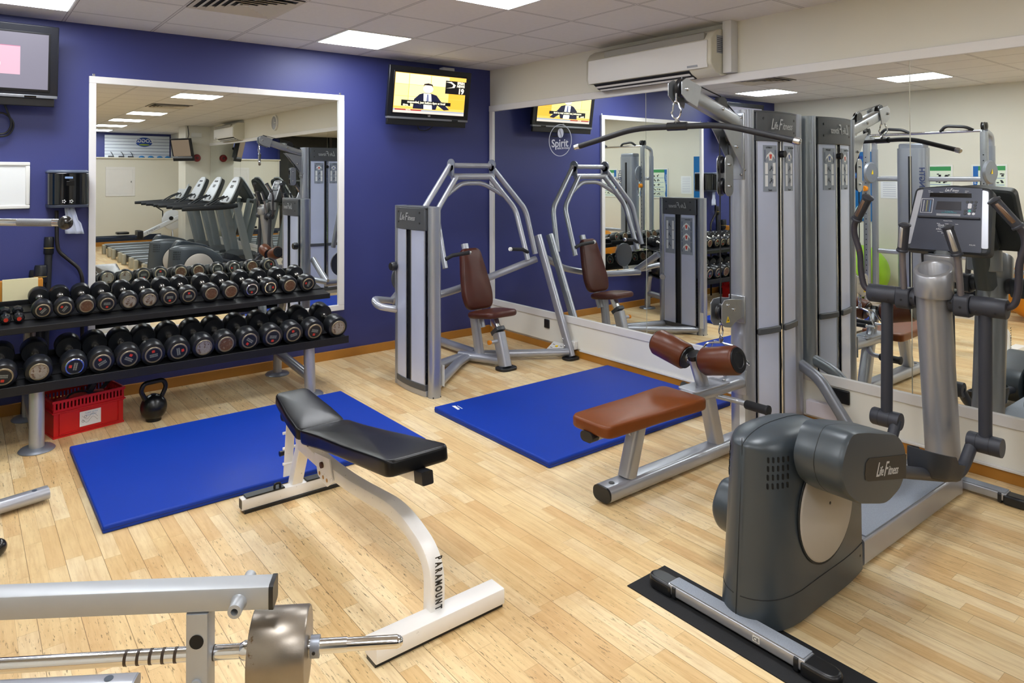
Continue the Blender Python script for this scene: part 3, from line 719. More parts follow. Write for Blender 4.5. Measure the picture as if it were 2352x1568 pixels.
# seat posts
MB().sweep([(-.84, -.90, .05), (-.86, -.84, .41)], OV(.085, .085), (0, 1, 0)).build('rear_post', silver, t)
MB().sweep([(-.79, -1.19, .02), (-.79, -1.10, .30)], rrect(.085, .10, .02), (0, 1, 0)).build('seat_post', silver, t, .002)
MB().sweep([(-.79, -1.10, .30), (-.79, -1.08, .325)], rrect(.1, .115, .02), (0, 1, 0)).build('collar', darkcap, t)
MB().sweep([(-.79, -1.085, .32), (-.79, -1.03, .42)], rrect(.055, .07, .015), (0, 1, 0)).build('seat_stem', chrome, t)
MB().prism(rrect(.19, .14, .06, 6), (-.79, -1.2, 0), X_, Y_, (0, 0, .022)).build('foot', black, t, .004)
MB().prism(rrect(.16, .12, .05, 6), (-.11, -1.30, 0), X_, Y_, (0, 0, .022)).build('foot', black, t, .004)
MB().tube([(-.80, -1.13, .235), (-.90, -1.13, .235)], .016).build('pin_sleeve', silver, t)
MB().lathe([(.016, 0), (.018, .012), (.012, .014), (.02, .016), (.02, .026)], (-.90, -1.13, .235), (-1, 0, 0), 18).build('adjuster_knob', orangeP, t)
# seat cushion
def cushion(ring2d, h, r, dome=.0):
    """rounded pad lofted from an outline; returns [(scale inset, height)]"""
    out = []
    for i in range(5): a = pi/2*i/4; out.append((r*(1-sin(a)), r*(1-cos(a))))
    for i in range(5): a = pi/2*i/4; out.append((r*(1-cos(a)), h-r*(1-sin(a))))
    return out
def pad(name, outline, O, U, V, N, h, r, mat, parent, dome=.012):
    O, U, V, N = Vector(O), nrm(U), nrm(V), nrm(N); rings = []
    cx = sum(p[0] for p in outline)/len(outline); cy = sum(p[1] for p in outline)/len(outline)
    ext = max(max(abs(p[0]-cx), abs(p[1]-cy)) for p in outline)
    for ins, z in cushion(None, h, r):
        rings.append([O+U*(cx+(x-cx)*(1-ins/max(.02, sqrt((x-cx)**2+(y-cy)**2))))+V*(cy+(y-cy)*(1-ins/max(.02, sqrt((x-cx)**2+(y-cy)**2))))+N*z for x, y in outline])
    for k_ in (.7, .4, .12): rings.append([O+U*(cx+(x-cx)*k_)+V*(cy+(y-cy)*k_)+N*(h+dome*(1-k_*k_)*1.2) for x, y in outline])
    return MB().loft(rings).build(name, mat, parent, ang_=60)
def outl(pts, r=.03, n=4):
    P = [Vector((x, y, 0)) for x, y in pts]; out = []
    for i in range(len(P)):
        a, b, c = P[i-1], P[i], P[(i+1) % len(P)]; d1, d2 = a-b, c-b; rr = min(r, d1.length*.45, d2.length*.45)
        s, e = b+d1.normalized()*rr, b+d2.normalized()*rr
        for j in range(n+1):
            k_ = j/n; p = s*(1-k_)**2+b*2*k_*(1-k_)+e*k_*k_; out.append((p.x, p.y))
    # subdivide long edges
    res = []
    for i in range(len(out)):
        a, b = out[i], out[(i+1) % len(out)]; d = math.dist(a, b); m = max(1, int(d/.05))
        for j in range(m): res.append((a[0]+(b[0]-a[0])*j/m, a[1]+(b[1]-a[1])*j/m))
    return res
pad('seat', outl([(-.16, -.16), (.16, -.16), (.20, .0), (.19, .16), (-.19, .16), (-.20, .0)], .07), (-.79, -1.03, .425), X_, (0, 1, -.12), (0, .12, 1), .055, .024, leatherBd, t)
bk = nrm((0, .16, .54)); bn = Vector((0, -bk.z, bk.y))
pad('backrest', outl([(-.135, 0), (.135, 0), (.165, .12), (.15, .3), (.12, .46), (.10, .56), (-.10, .56), (-.12, .46), (-.15, .3), (-.165, .12)], .06), (-.79, -.80, .45), X_, bk, bn, .07, .028, leatherBd, t)
MB().sweep([(-.79, -.86, .3), (-.79, -.60, 1.03)], rrect(.07, .05, .02), (0, 1, 0)).build('back_post', silver, t)
# pivot frame: cross tubes and arms
for p0, p1 in (((-1.01, -.71, 1.76), (-.57, -.71, 1.76)),): MB().tube([p0, p1], .024).build('cross_tube', silver, t)
MB().tube([(-1.02, -.73, 1.66), (-.56, -.73, 1.66)], .030).build('pivot_tube', silver, t)
for s_ in (-1, 1):
    x = CX+s_*.235
    MB().lathe([(.055, 0), (.055, .012)], (x-.006, -.715, 1.765), X_, 28).build('pivot_plate', silverD, t)
    MB().prism([(-.04, 0), (.04, 0), (.04, -.1), (-.04, -.1)], (x-.006, -.72, 1.765), Y_, Z_, (.012, 0, 0)).build('pivot_plate', silverD, t, .003)
    # outer lever tube down to the pivot posts
    MB().tube(fil([(CX+s_*.235, -.70, 1.76), (CX+s_*.60, -.78, 1.34), (CX+s_*.635, -.88, .92)], .07, 6), .026).build('outer_arm', silver, t)
    MB().tube(fil([(CX+s_*.19, -.74, 1.66), (CX+s_*.455, -.80, 1.35), (CX+s_*.47, -.96, .88)], .07, 6), .025).build('press_arm', silver, t)
    MB().tube([(CX+s_*.47, -.955, .955), (CX+s_*.40, -.965, .985), (CX+s_*.24, -.985, 1.0)], .017).build('grip', foam, t)
    MB().lathe([(.019, 0), (.019, .012), (.014, .02)], (CX+s_*.24, -.985, 1.0), (-s_, -.1, .05), 16).build('grip_cap', whiteP if s_ > 0 else boltM, t)
MB().tube(fil([(CX-.345, -.765, 1.48), (CX-.12, -.72, 1.60), (CX+.12, -.72, 1.60), (CX+.345, -.765, 1.48)], .07, 6), .022).build('brace_arm', silver, t)
# right upright, lever rail
MB().sweep([(-.09, -1.29, .02), (-.085, -.84, 1.09)], rrect(.075, .055, .02), (1, 0, 0)).build('upright', silver, t)
MB().sweep([(-1.60, -.66, .60), (-1.62, -.95, .80)], OV(.07, .05), (1, 0, 0)).build('upright', silver, t)
MB().sweep(fil([(-.07, -.80, .86), (-.5, -.62, .70), (-1.0, -.62, .60), (-1.60, -.70, .58)], .15), OV(.07, .065)).build('lever_rail', silver, t)
MB().sweep(fil([(-1.60, -.66, .60), (-1.86, -.80, .66), (-1.88, -.90, .62), (-1.62, -1.0, .56)], .08), OV(.06, .055)).build('lever_loop', silver, t)
MB().lathe([(.036, 0), (.036, .03), (.03, .045)], (-1.775, -1.0, .945), (-1, .0, 0), 24).build('adjuster_knob', black, t)
MB().lathe([(.13, 0), (.13, .02)], (-1.45, -.62, .78), (0, 1, 0), 30).build('cam_plate', darkcap, t)
bolts([(-.12, -1.215, .17), (-.12, -1.235, .11)], (-1, 0, 0), .01, .01, t)
lab = MB().prism([(-.02, -.08), (.02, -.08), (.02, .08), (-.02, .08)], (-1.645, -1.475, .16), Y_, Z_, (.003, 0, 0)).build('warning_label', whiteP, t)

# ------------------------------------------------------------------ lat pulldown machine
YB = -3.345
t = thing('lat_pulldown_machine', (-.9, YB, 0), 'silver lat pulldown machine with long brown bench in front of the mirror', 'weight machine')
q, mid, a0, a1, u, n = tower(t, (-.675, YB, 0), (-.105, YB, 0), 2.07, 1.89, .058, (1, -1), .028, .062, band=.70, gap=.055)
for sg in (1, -1):
    U = -u*sg if (Vector((-u.x*sg, -u.y*sg, 0)).cross(Z_)).dot(n*sg) > 0 else u*sg
    for s0, s1, ti, f, ink in ((a0+.055, mid-.045, 'LAT PULLDOWN', 'Seated', inkR), (mid+.05, a1-.05, 'SEATED ROW', 'Row', inkB)):
        placard(t, q, sg, s0, s1, 1.565, 1.855, U, ti, f, ink)
    MB().lathe([(.022, 0), (.022, .03)], q(mid+.005, .0, 1.80, sg), n*sg, 18).build('selector_knob', black, t)
    MB().loft([[q(mid+d_, -.004, z, sg) for d_ in (-.02, .0)]+[q(mid+d_, -.01, z, sg) for d_ in (.0, -.02)] for z in (1.72, 1.87)]).build('cable_guide', black, t)
    MB().tube([q(mid+.012, -.004, .1, sg), q(mid+.012, -.004, 1.88, sg)], .007, 8).build('guide_rod', chrome, t)
# top boom
bd = nrm((-.62, 0, .235)); bu = Vector((bd.z*1, 0, -bd.x))
b0 = Vector((-.62, YB, 1.955)); b1 = Vector((-1.20, YB, 2.125))
MB().sweep([b0, b1], rrect(.075, .085, .02)).build('boom', steelM, t)
for s_ in (-1, 1):
    MB().loft([[Vector((x, YB+s_*(.042+e), z)) for x, z in ((-1.16, 2.175), (-1.30, 2.215), (-1.345, 2.19), (-1.345, 2.12), (-1.30, 2.085), (-1.20, 2.055))] for e in (0, .006)]).build('pulley_plate', steelM, t, .002)
    MB().loft([[Vector((x, YB+s_*(.034+e), z)) for x, z in ((-.98, 1.99), (-.66, 1.93), (-.66, 1.66), (-.70, 1.66), (-.92, 1.93))] for e in (0, .006)]).build('gusset', steelM, t, .002)
    bolts([(-1.30, YB+s_*.048, 2.15), (-.95, YB+s_*.045, 2.06), (-.80, YB+s_*.041, 1.84), (-.72, YB+s_*.041, 1.70)], (0, s_, 0), .011, .012, t)
MB().prism([(-.05, 1.64), (.05, 1.64), (.05, 2.05), (-.05, 2.05)], (-.735, YB, 0), Y_, Z_, (.012, 0, 0)).build('mount_plate', steelM, t, .003)
bolts([(-.74, YB+a*.035, z) for a in (-1, 1) for z in (1.67, 2.02)], (-1, 0, 0), .009, .01, t)
def pulley(c, ax, r, wd, parent, mat=None):
    return MB().lathe([(r*.3, -wd/2), (r, -wd/2), (r*.86, -wd*.12), (r*.86, wd*.12), (r, wd/2), (r*.3, wd/2)], c, ax, 28).build('pulley', mat or black, parent)
pulley((-1.27, YB, 2.165), Y_, .055, .03, t); pulley((-.90, YB, 2.09), Y_, .05, .03, t); pulley((-.78, YB, 1.90), Y_, .05, .03, t)
MB().tube([(-1.28, YB, 2.222), (-.9, YB, 2.142), (-.72, YB, 2.03)], .004, 8).build('cable', black, t)
# carabiner above the bar
def carab(c, hgt, parent, wd=.03, r=.005, U=Y_):
    U = Vector(U); pts = []
    for i in range(25):
        a = 2*pi*i/24; pts.append(Vector(c)+U*(wd/2*sin(a)*(1.15 if cos(a) < 0 else .8))+Z_*(hgt/2*cos(a)))
    return MB().tube(pts, r, 8).build('carabiner', chrome, parent)
MB().tube([(-1.33, YB, 2.13), (-1.333, YB, 2.08)], .006, 8).build('cable_end', chrome, t)
carab((-1.333, YB, 2.035), .10, t, .055)
MB().tube([(-1.333, YB, 1.99), (-1.333, YB, 1.955)], .008, 10).build('swivel', chrome, t)
# hanging pulley pod
for s_ in (-1, 1):
    MB().loft([[Vector((-.86+a, YB+s_*(.024+e), 1.665+b)) for a, b in rrect(.085, .25, .04, 6)] for e in (0, .006)]).build('pulley_pod_plate', steelM, t, .002)
    bolts([(-.86, YB+s_*.03, z) for z in (1.60, 1.73)], (0, s_, 0), .009, .01, t)
pulley((-.86, YB, 1.73), Y_, .052, .03, t); pulley((-.86, YB, 1.60), Y_, .052, .03, t)
MB().tube([(-.83, YB-.0, 1.86), (-.81, YB, 1.73)], .004, 8).build('cable', black, t)
MB().tube([(-.912, YB, 1.9), (-.912, YB, .9)], .004, 8).build('cable', black, t); MB().tube([(-.81, YB, 1.6), (-.81, YB, .9)], .004, 8).build('cable', black, t)
# low pulley bracket with short chain
for s_ in (-1, 1):
    MB().loft([[Vector((x, YB+s_*(.034+e), z)) for x, z in ((-.96, .90), (-.93, .925), (-.86, .925), (-.74, .91), (-.74, .80), (-.80, .79), (-.87, .755), (-.93, .765), (-.96, .80))] for e in (0, .006)]).build('low_pulley_plate', steelM, t, .002)
    bolts([(-.90, YB+s_*.04, .89), (-.84, YB+s_*.04, .86)], (0, s_, 0), .009, .01, t)
MB().prism([(-.055, .765), (.055, .765), (.055, .93), (-.055, .93)], (-.745, YB, 0), Y_, Z_, (.012, 0, 0)).build('mount_plate', steelM, t, .003)
pulley((-.90, YB, .845), Y_, .05, .03, t)
MB().prism([(-.018, 0), (.018, 0), (0, .036)], (-.90, YB-.0405, .79), X_, Z_, (0, -.001, 0)).build('warning_sticker', yellowS, t, smooth=False)
MB().prism([(-.006, .008), (.006, .008), (0, .024)], (-.90, YB-.0416, .79), X_, Z_, (0, -.0006, 0)).build('warning_mark', black, t, smooth=False)
carab((-.91, YB, .745), .085, t, .035, .005, X_); carab((-.91, YB, .685), .045, t, .02, .004)
# bench frame
MB().sweep([(-1.95, YB, .05), (-.72, YB, .05)], rrect(.115, .078, .032, 6)).build('base_beam', silver, t)
MB().sweep([(-1.962, YB, .05), (-1.948, YB, .05)], rrect(.113, .076, .031, 6)).build('end_cap', black, t)
MB().lathe([(.015, 0), (.015, .002)], (-1.89, YB-.005, .0895), Z_, 18).build('hole', black, t)
MB().sweep([(-1.765, YB, .085), (-1.675, YB, .36)], rrect(.075, .085, .02), (1, 0, 0)).build('seat_post', silver, t)
MB().prism([(-.07, 0), (.02, 0), (-.005, -.12)], (-1.70, YB-.008, .35), X_, Z_, (0, .016, 0)).build('gusset', silver, t, .002)
MB().sweep([(-.97, YB, .085), (-1.065, YB, .40)], rrect(.075, .085, .02), (1, 0, 0)).build('rear_post', silver, t)
MB().sweep([(-2.03, YB, .365), (-1.25, YB, .375)], rrect(.08, .05, .02)).build('seat_rail', silver, t)
MB().sweep([(-2.07, YB, .363), (-2.02, YB, .364)], rrect(.082, .052, .024)).build('end_cap', black, t)
MB().sweep([(-1.27, YB, .405), (-.73, YB, .405)], rrect(.11, .07, .03)).build('support_arm', silver, t)
MB().prism(rrect(.34, .13, .02), (-1.08, YB, .436), X_, Y_, (0, 0, .01)).build('arm_plate', silver, t, .002)
bolts([(-.93, YB-.03, .446), (-.84, YB+.02, .446)], Z_, .011, .012, t)
MB().sweep([(-.74, YB, .33), (-.74, YB, .48)], rrect(.12, .012, .003)).build('mount_plate', steelM, t)
pad('seat', outl([(-.40, -.125), (.30, -.15), (.40, -.15), (.40, .15), (.30, .15), (-.40, .125)], .05), (-1.66, YB, .378), X_, Y_, Z_, .062, .017, leatherBr, t, .006)
# thigh roller post and rollers
MB().sweep([(-1.09, YB, .43), (-1.175, YB, .62)], OV(.06, .08), (1, 0, 0)).build('roller_post', silver, t)
MB().sweep([(-1.172, YB, .615), (-1.182, YB, .64)], OV(.064, .084), (1, 0, 0)).build('post_cap', black, t)
for s_ in (-1, 1):
    prof = [(.02, 0), (.070, .0), (.078, .010), (.080, .2), (.071, .214), (.02, .216)]
    rd = nrm((0, s_, .25)); ro = Vector((-1.165, YB, .590))
    MB().tube([ro, ro+rd*.12], .017).build('axle', chrome, t)
    MB().lathe([(.03, -.012), (.032, .01)], ro+rd*.05, rd, 20).build('roller_collar', boltM, t)
    MB().lathe(prof, ro+rd*.062, rd, 40).build('thigh_roller', leatherRo, t)
    MB().lathe([(.068, 0), (.068, .006), (.044, .008), (.042, .005), (.02, .005)], ro+rd*.276, rd, 36).build('roller_cap', black, t)
    MB().lathe([(.066, 0), (.066, .006)], ro+rd*.058, -rd, 36).build('roller_cap', black, t)
# foot handles
MB().tube(fil([(-.89, YB-.28, .33), (-.89, YB-.09, .335), (-1.02, YB, .375)], .03), .016).build('handle_bar', silver, t)
MB().tube(fil([(-.89, YB+.28, .33), (-.89, YB+.09, .335), (-1.02, YB, .375)], .03), .016).build('handle_bar', silver, t)
for s_ in (-1, 1):
    MB().lathe([(.022, 0), (.026, .006), (.026, .125), (.03, .132), (.03, .142), (.02, .146)], (-.89, YB+s_*.145, .33), (0, s_, 0), 22).build('grip', foam, t)
# curved rear brace
MB().sweep(fil([(-.10, YB-.05, .42), (-.12, YB-.19, .36), (-.15, YB-.46, -.0)], .16, 8), rrect(.06, .07, .025)).build('rear_brace', silverD, t)
MB().prism([(-.018, .1), (.018, .1), (.018, .28), (-.018, .28)], (-.738, YB-.03, 0), Y_, Z_, (.003, 0, 0)).build('warning_label', whiteP, t)
# wide pulldown bar hanging from the carabiner
bc = Vector((-1.325, YB, 1.945)); bd_ = nrm((.34, -.94, 0))
t = thing('pulldown_bar', tuple(bc), 'long black lat pulldown bar with bent ends hanging from the silver boom', 'exercise bar')
MB().tube(fil([bc-bd_*.60-Z_*.10, bc-bd_*.245-Z_*.003, bc+bd_*.245-Z_*.003, bc+bd_*.60-Z_*.10], .1, 6), .017, 16).build('bar', foam, t)
for s_ in (-1, 1):
    d_ = (bd_*s_*.355-Z_*.097).normalized(); MB().lathe([(.018, 0), (.019, .004), (.019, .03), (.012, .038)], bc+bd_*s_*.597-Z_*.0995, d_, 18).build('end_cap', boltM, t)
MB().tube([bc-bd_*.055-Z_*.002, bc+bd_*.055-Z_*.002], .024).build('centre_sleeve', rubber, t)
MB().lathe([(.012, 0), (.02, .006), (.008, .02), (.008, .035)], bc+Z_*.015, Z_, 16).build('eye_bolt', chrome, t)
# double row handle
hx, hy, hz = -.91, YB, .665
t = thing('row_handle', (hx, hy, hz), 'chrome triangular row handle hanging on the short chain behind the rollers', 'cable handle')
for s_ in (-1, 1):
    for k_ in (-1, 1):
        MB().tube(fil([(hx, hy, hz), (hx+s_*.03, hy+k_*.075, hz-.012), (hx+s_*.075, hy+k_*.135, hz-.115)], .015), .0055, 8).build('frame_bar', chrome, t)
    MB().tube([(hx+s_*.075, hy-.135, hz-.115), (hx+s_*.075, hy+.135, hz-.115)], .008, 10).build('grip_rod', chrome, t)
    MB().tube([(hx+s_*.075, hy-.07, hz-.115), (hx+s_*.075, hy+.07, hz-.115)], .015, 14).build('grip', foam, t)
MB().tube([(hx, hy, hz), (hx, hy, hz+.02)], .009, 10).build('swivel', chrome, t)

# ------------------------------------------------------------------ blue mats
def mat_(x0, y0, x1, y1, label, mark=None):
    t = thing('exercise_mat', ((x0+x1)/2, (y0+y1)/2, 0), label, 'mat', 'blue exercise mats')
    box('cover', (x0, y0, .0), (x1, y1, .038), blueMat, t, .008)
    mb = MB()
    for a, b in (((x0-.001, y0+.0, .017), (x1+.001, y0-.001, .0195)), ((x0-.001, y0, .017), (x0, y1, .0195))): mb.box(a, b)
    mb.build('seam', M('navy_seam', '14245e', .6), t, smooth=False)
    if mark:
        mx, my = mark
        mb = MB()
        mb.loft([[Vector((mx+a, my+b, z)) for a, b in ((0, 0), (.02, .004), (.035, .08), (.012, .09))] for z in (.0385, .0392)])
        mb.loft([[Vector((mx+a, my+b, z)) for a, b in ((.035, .0), (.042, .0), (.05, .07), (.043, .07))] for z in (.0385, .0392)])
        mb.build('logo', inkW, t, smooth=False)
    return t
mat_(-4.05, -2.17, -2.25, -.99, 'blue vinyl exercise mat in front of the dumbbell rack, under the black bench')
mat_(-1.885, -2.885, -.085, -1.715, 'blue vinyl exercise mat along the mirror beside the brown lat bench', (-1.79, -1.87))

# ------------------------------------------------------------------ dumbbell rack
RX0, RX1 = -4.95, -2.20
t = thing('dumbbell_rack', (-3.5, -.55, 0), 'two tier dumbbell rack with black shelves and silver legs by the blue wall', 'rack')
blkS = M('shelf_black', '101115', .5, .2, .3, 60)
ta = radians(10.5)
def tray(yf, zf, yb, x0, x1, lip):
    zb = zf+(yf*-1+yb)*0+(yb-yf)*math.tan(ta)
    MB().loft([[Vector((x, y, z)) for y, z in ((yf, zf-.012), (yf, zf), (yb, zb), (yb, zb-.012))] for x in (x0, x1)]).build('shelf', blkS, t, .002)
    MB().loft([[Vector((x, y, z)) for y, z in ((yf-.012, zf-.035), (yf-.012, zf+lip), (yf, zf+lip), (yf, zf-.035))] for x in (x0, x1)]).build('shelf_lip', blkS, t, .002)
    MB().loft([[Vector((x, y, z)) for y, z in ((yb-.012, zb), (yb-.012, zb+.03), (yb, zb+.03), (yb, zb-.03))] for x in (x0, x1)]).build('shelf_lip', blkS, t, .002)
    for k_ in (.3, .62):
        y = yf+(yb-yf)*k_; z = zf+(y-yf)*math.tan(ta)
        MB().box((x0, y-.012, z), (x1, y+.012, z+.006)).build('shelf_rail', blkS, t)
tray(-.665, .722, -.235, RX0, -2.19, .004)
tray(-.865, .395, -.41, RX0, -2.125, .02)
for x in (-4.205, -2.425):
    MB().tube([(x, -.825, .01), (x, -.80, .352)], .042, 20).build('leg', silver, t)
    MB().tube(fil([(x, -.155, .01), (x, -.17, .38), (x, -.32, .76)], .2, 6), .036, 20).build('leg', silver, t)
    MB().sweep([(x, -.62, .70), (x, -.28, .765)], rrect(.05, .03, .01)).build('shelf_bracket', black, t)
    MB().tube([(x, -.155, .19), (x, -.82, .13)], .036, 18).build('foot_rail', silver, t)
    for y in (-.825, -.155): MB().lathe([(.098, 0), (.1, .004), (.09, .014), (.05, .02)], (x, y, 0), Z_, 32).build('foot', silverD, t)
    MB().sweep([(x, -.82, .362), (x, -.20, .475)], rrect(.05, .03, .01), (0, 0, 1)).build('shelf_bracket', black, t)
# ------------------------------------------------------------------ dumbbells
def dumbbell(name, front, tilt, L, r, ht, face, rot, label, group, hand=.016, seed=0):
    f = Vector(front); ax = Vector((0, cos(tilt), sin(tilt)))
    b = f+ax*L; t = thing(name, tuple(f+ax*L/2), label, 'dumbbell', group)
    MB().tube([f+ax*(ht*.8), b-ax*(ht*.8)], hand, 14).lathe([(hand, ht), (hand*1.5, ht+.010), (hand*1.55, ht+.02), (hand*1.05, ht+.032)], f, ax, 16, False).lathe([(hand, ht), (hand*1.5, ht+.010), (hand*1.55, ht+.02), (hand*1.05, ht+.032)], b, -ax, 16, False).build('handle', M('handle_steel', 'b4afa8', .22, .95, .1, 40), t)
    for nm, o, d in (('head', f, ax), ('head', b, -ax)):
        rr = r
        h = MB().lathe([(rr*.80, 0), (rr*.93, .004), (rr, .014), (rr, ht-.014), (rr*.94, ht-.003), (rr*.5, ht), (hand*1.3, ht+.002), (hand, ht+.003)], o, d, 36).build(nm, rubber, t)
        rg = {'rust': brassR, 'worn': brassR, 'chrome': chromeR}.get(face, brassR)
        R1, R0_ = rr*.70, rr*.58
        MB().lathe([(R1, .002), (R1, -.003), (R1-.003, -.006), (R0_, -.006), (R0_-.001, -.002)], o, d, 32, cap=False).build('ring', rg, h)
        fm = {'rust': rustF, 'worn': wornF}.get(face, labelB)
        MB().lathe([(R0_, 0), (R0_, -.003)], o, d, 28).build('end_plate', fm, h)
        if face in ('label', 'chrome'):
            cu, sn = cos(rot), sin(rot); up = Vector((0, -sin(tilt), cos(tilt))); rt = X_*(1 if d.y > 0 else -1)
            U = rt*cu+up*sn; V = -rt*sn+up*cu; n_ = -d
            mb = MB()
            for k_ in range(2):
                for j in range(7):
                    a = -R0_*.52+j*R0_*.16; z = -R0_*.05-k_*R0_*.26
                    q_ = [o+n_*.0034+U*x+V*y for x, y in ((a, z), (a+R0_*.11, z), (a+R0_*.11, z+R0_*.19), (a, z+R0_*.19))]
                    mb.loft([q_, [p+n_*.0004 for p in q_]])
            mb.build('label_print', labelG, h, smooth=False)
            q_ = [o+n_*.0034+U*x+V*y for x, y in ((-R0_*.2, R0_*.35), (R0_*.2, R0_*.35), (R0_*.2, R0_*.72), (-R0_*.2, R0_*.72))]
            MB().loft([q_, [p+n_*.0005 for p in q_]]).build('weight_mark', labelR, h, smooth=False)
    return t
ordn = ['first', 'second', 'third', 'fourth', 'fifth', 'sixth', 'seventh', 'eighth', 'ninth', 'tenth', 'eleventh', 'twelfth', 'thirteenth', 'fourteenth', 'fifteenth']
fdesc = {'label': 'red marked black label', 'rust': 'rusty brown end face', 'worn': 'worn pale end face', 'chrome': 'bright chrome ring round its label'}
ux_ = [-4.158, -4.037, -3.91, -3.787, -3.649, -3.522, -3.387, -3.259, -3.1, -2.957, -2.799, -2.656, -2.497, -2.344]
uf = ['label', 'label', 'rust', 'label', 'worn', 'worn', 'label', 'label', 'rust', 'rust', 'chrome', 'chrome', 'rust', 'label']
ur = [.8, .9, 0, 3.1, 0, 0, 3.1, 0, 0, 0, 3.1, -1.5, 0, 1.2]
for i, x in enumerate(ux_):
    r = .0615+.0065*i/13
    dumbbell('dumbbell', (x, -.60, .806), ta, .33, r, .068+.014*i/13, uf[i], ur[i],
             'round dumbbell on the upper shelf, %s from the left, %s' % (ordn[i], fdesc[uf[i]]), 'round dumbbells on the upper shelf')
lx = [-4.379, -4.197, -4.007, -3.854, -3.697, -3.547, -3.386, -3.221, -3.07, -2.902, -2.727, -2.569, -2.398, -2.201]
lfc = ['label', 'worn', 'chrome', 'label', 'label', 'label', 'label', 'worn', 'rust', 'label', 'label', 'label', 'label', 'worn']
lr = [3.0, 0, 1.4, .5, -.5, .1, -1.4, 0, 0, 2.5, 3.0, .2, 2.9, 0]
for i, x in enumerate(lx):
    r = .0765+.006*i/13
    dumbbell('dumbbell', (x, -.845, .477+.004*i/13), ta, .40, r, .104+.010*i/13, lfc[i], lr[i],
             'large dumbbell on the lower shelf, %s from the left, %s' % (ordn[i], fdesc[lfc[i]]), 'large dumbbells on the lower shelf')
# tiny dumbbells
for i, (x, lb) in enumerate(((-4.42, 'tiny black dumbbell cut by the left edge on the upper shelf'), (-4.355, 'tiny black dumbbell, left one of the small pair on the upper shelf'), (-4.285, 'tiny black dumbbell next to the first round one on the upper shelf'))):
    f = Vector((x, -.6, .768)); ax = Vector((0, cos(ta), sin(ta))); t = thing('small_dumbbell', tuple(f+ax*.09), lb, 'dumbbell', 'tiny dumbbells on the upper shelf')
    MB().tube([f+ax*.03, f+ax*.16], .011, 10).build('handle', rubber, t)
    for o, d in ((f, ax), (f+ax*.19, -ax)):
        MB().lathe([(.014, 0), (.026, .006), (.032, .018), (.032, .042), (.022, .056)], o, d, 8).build('head', rubber, t, .002, ang_=20)
        MB().lathe([(.013, 0), (.013, -.001)], o, d, 12).build('weight_mark', labelR, t)

# objects behind the rack
o = box('wooden_block', (-4.60, -.26, .80), (-4.385, -.16, .945), greenP, None, .004); tag(o, 'green block end at the left edge behind the upper shelf', 'block')
t = thing('card_box', (-4.3, -.2, .8), 'pale yellow card pad standing against orange wood behind the upper shelf', 'box')
box('card', (-4.36, -.235, .80), (-4.155, -.225, .975), cardM, t, .002)
box('wood_backing', (-4.383, -.223, .80), (-4.125, -.16, .962), woodO, t, .003)
def bar_(p0, p1, r, label, ring='d8b860'):
    t = thing('padded_bar', tuple(p0), label, 'exercise bar', 'black padded bars leaning on the blue wall')
    a, b = Vector(p0), Vector(p1); d = (b-a).normalized(); L = (b-a).length
    MB().tube([a, b], r, 16).build('sleeve', foam, t)
    MB().lathe([(r*1.1, 0), (r*1.35, .008), (r*1.35, .11), (r*1.2, .125)], b-d*.12, d, 22).build('end_cap', rubber, t)
    MB().lathe([(r*1.37, 0), (r*1.37, .004)], b-d*.075, d, 22).build('ring', M('ring_gold', ring, .4, .5), t)
    MB().lathe([(r*1.3, 0), (r*1.3, .1)], a, d, 22).build('end_cap', rubber, t)
bar_((-4.115, -.10, 0), (-4.075, -.06, 1.23), .024, 'taller black padded bar standing behind the rack')
bar_((-4.185, -.15, 0), (-4.13, -.13, 1.04), .030, 'shorter thick black padded bar standing behind the rack')
bar_((-4.215, -.06, 0), (-4.165, -.05, 1.0), .022, 'thin black padded bar half hidden behind the shorter bar', '8a7a60')
cb = MB().tube(fil([(-3.87, -.10, 0), (-3.87, -.10, .93), (-3.89, -.09, 1.0), (-4.02, -.08, 1.13), (-4.03, -.08, 1.20), (-4.03, -.05, 1.42)], .05, 6), .013, 12).build('bent_bar', M('bar_black_scuffed', '1e1a1a', .45, .3, .5, 60))
tag(cb, 'thin bent black metal bar standing below the towel dispenser', 'exercise bar')

# ------------------------------------------------------------------ red crate with tubes
t = thing('red_crate', (-3.9, -.55, 0), 'red plastic crate with a white sticker, holding exercise tubes under the rack', 'crate')
c0, c1, cd_, chh = Vector((-4.108, -.705, 0)), Vector((-3.683, -.617, 0)), .27, .255
cu_ = (c1-c0).normalized(); cv_ = Vector((-cu_.y, cu_.x, 0)); CL = (c1-c0).length
def cp(s, d, z): return c0+cu_*s+cv_*d+Z_*z
def wall4(nm, z0, z1, ex, th, mat, slots=False):
    mb = MB()
    a = [cp(-ex, -ex, 0), cp(CL+ex, -ex, 0), cp(CL+ex, cd_+ex, 0), cp(-ex, cd_+ex, 0)]
    b = [cp(-ex+th, -ex+th, 0), cp(CL+ex-th, -ex+th, 0), cp(CL+ex-th, cd_+ex-th, 0), cp(-ex+th, cd_+ex-th, 0)]
    for j in range(4):
        k_ = (j+1) % 4; mb.loft([[a[j]+Z_*z, a[k_]+Z_*z, b[k_]+Z_*z, b[j]+Z_*z] for z in (z0, z1)])
    return mb.build(nm, mat, t, .002)
box_b = MB().loft([[cp(0, 0, z), cp(CL, 0, z), cp(CL, cd_, z), cp(0, cd_, z)] for z in (0, .012)]).build('base', redP, t)
wall4('wall', 0, .155, -.004, .006, redP); wall4('rib', .158, .166, .008, .02, redP); wall4('rim', .222, .24, .006, .014, redP); wall4('wall', .150, .182, 0.0, .008, redP)
mb = MB()
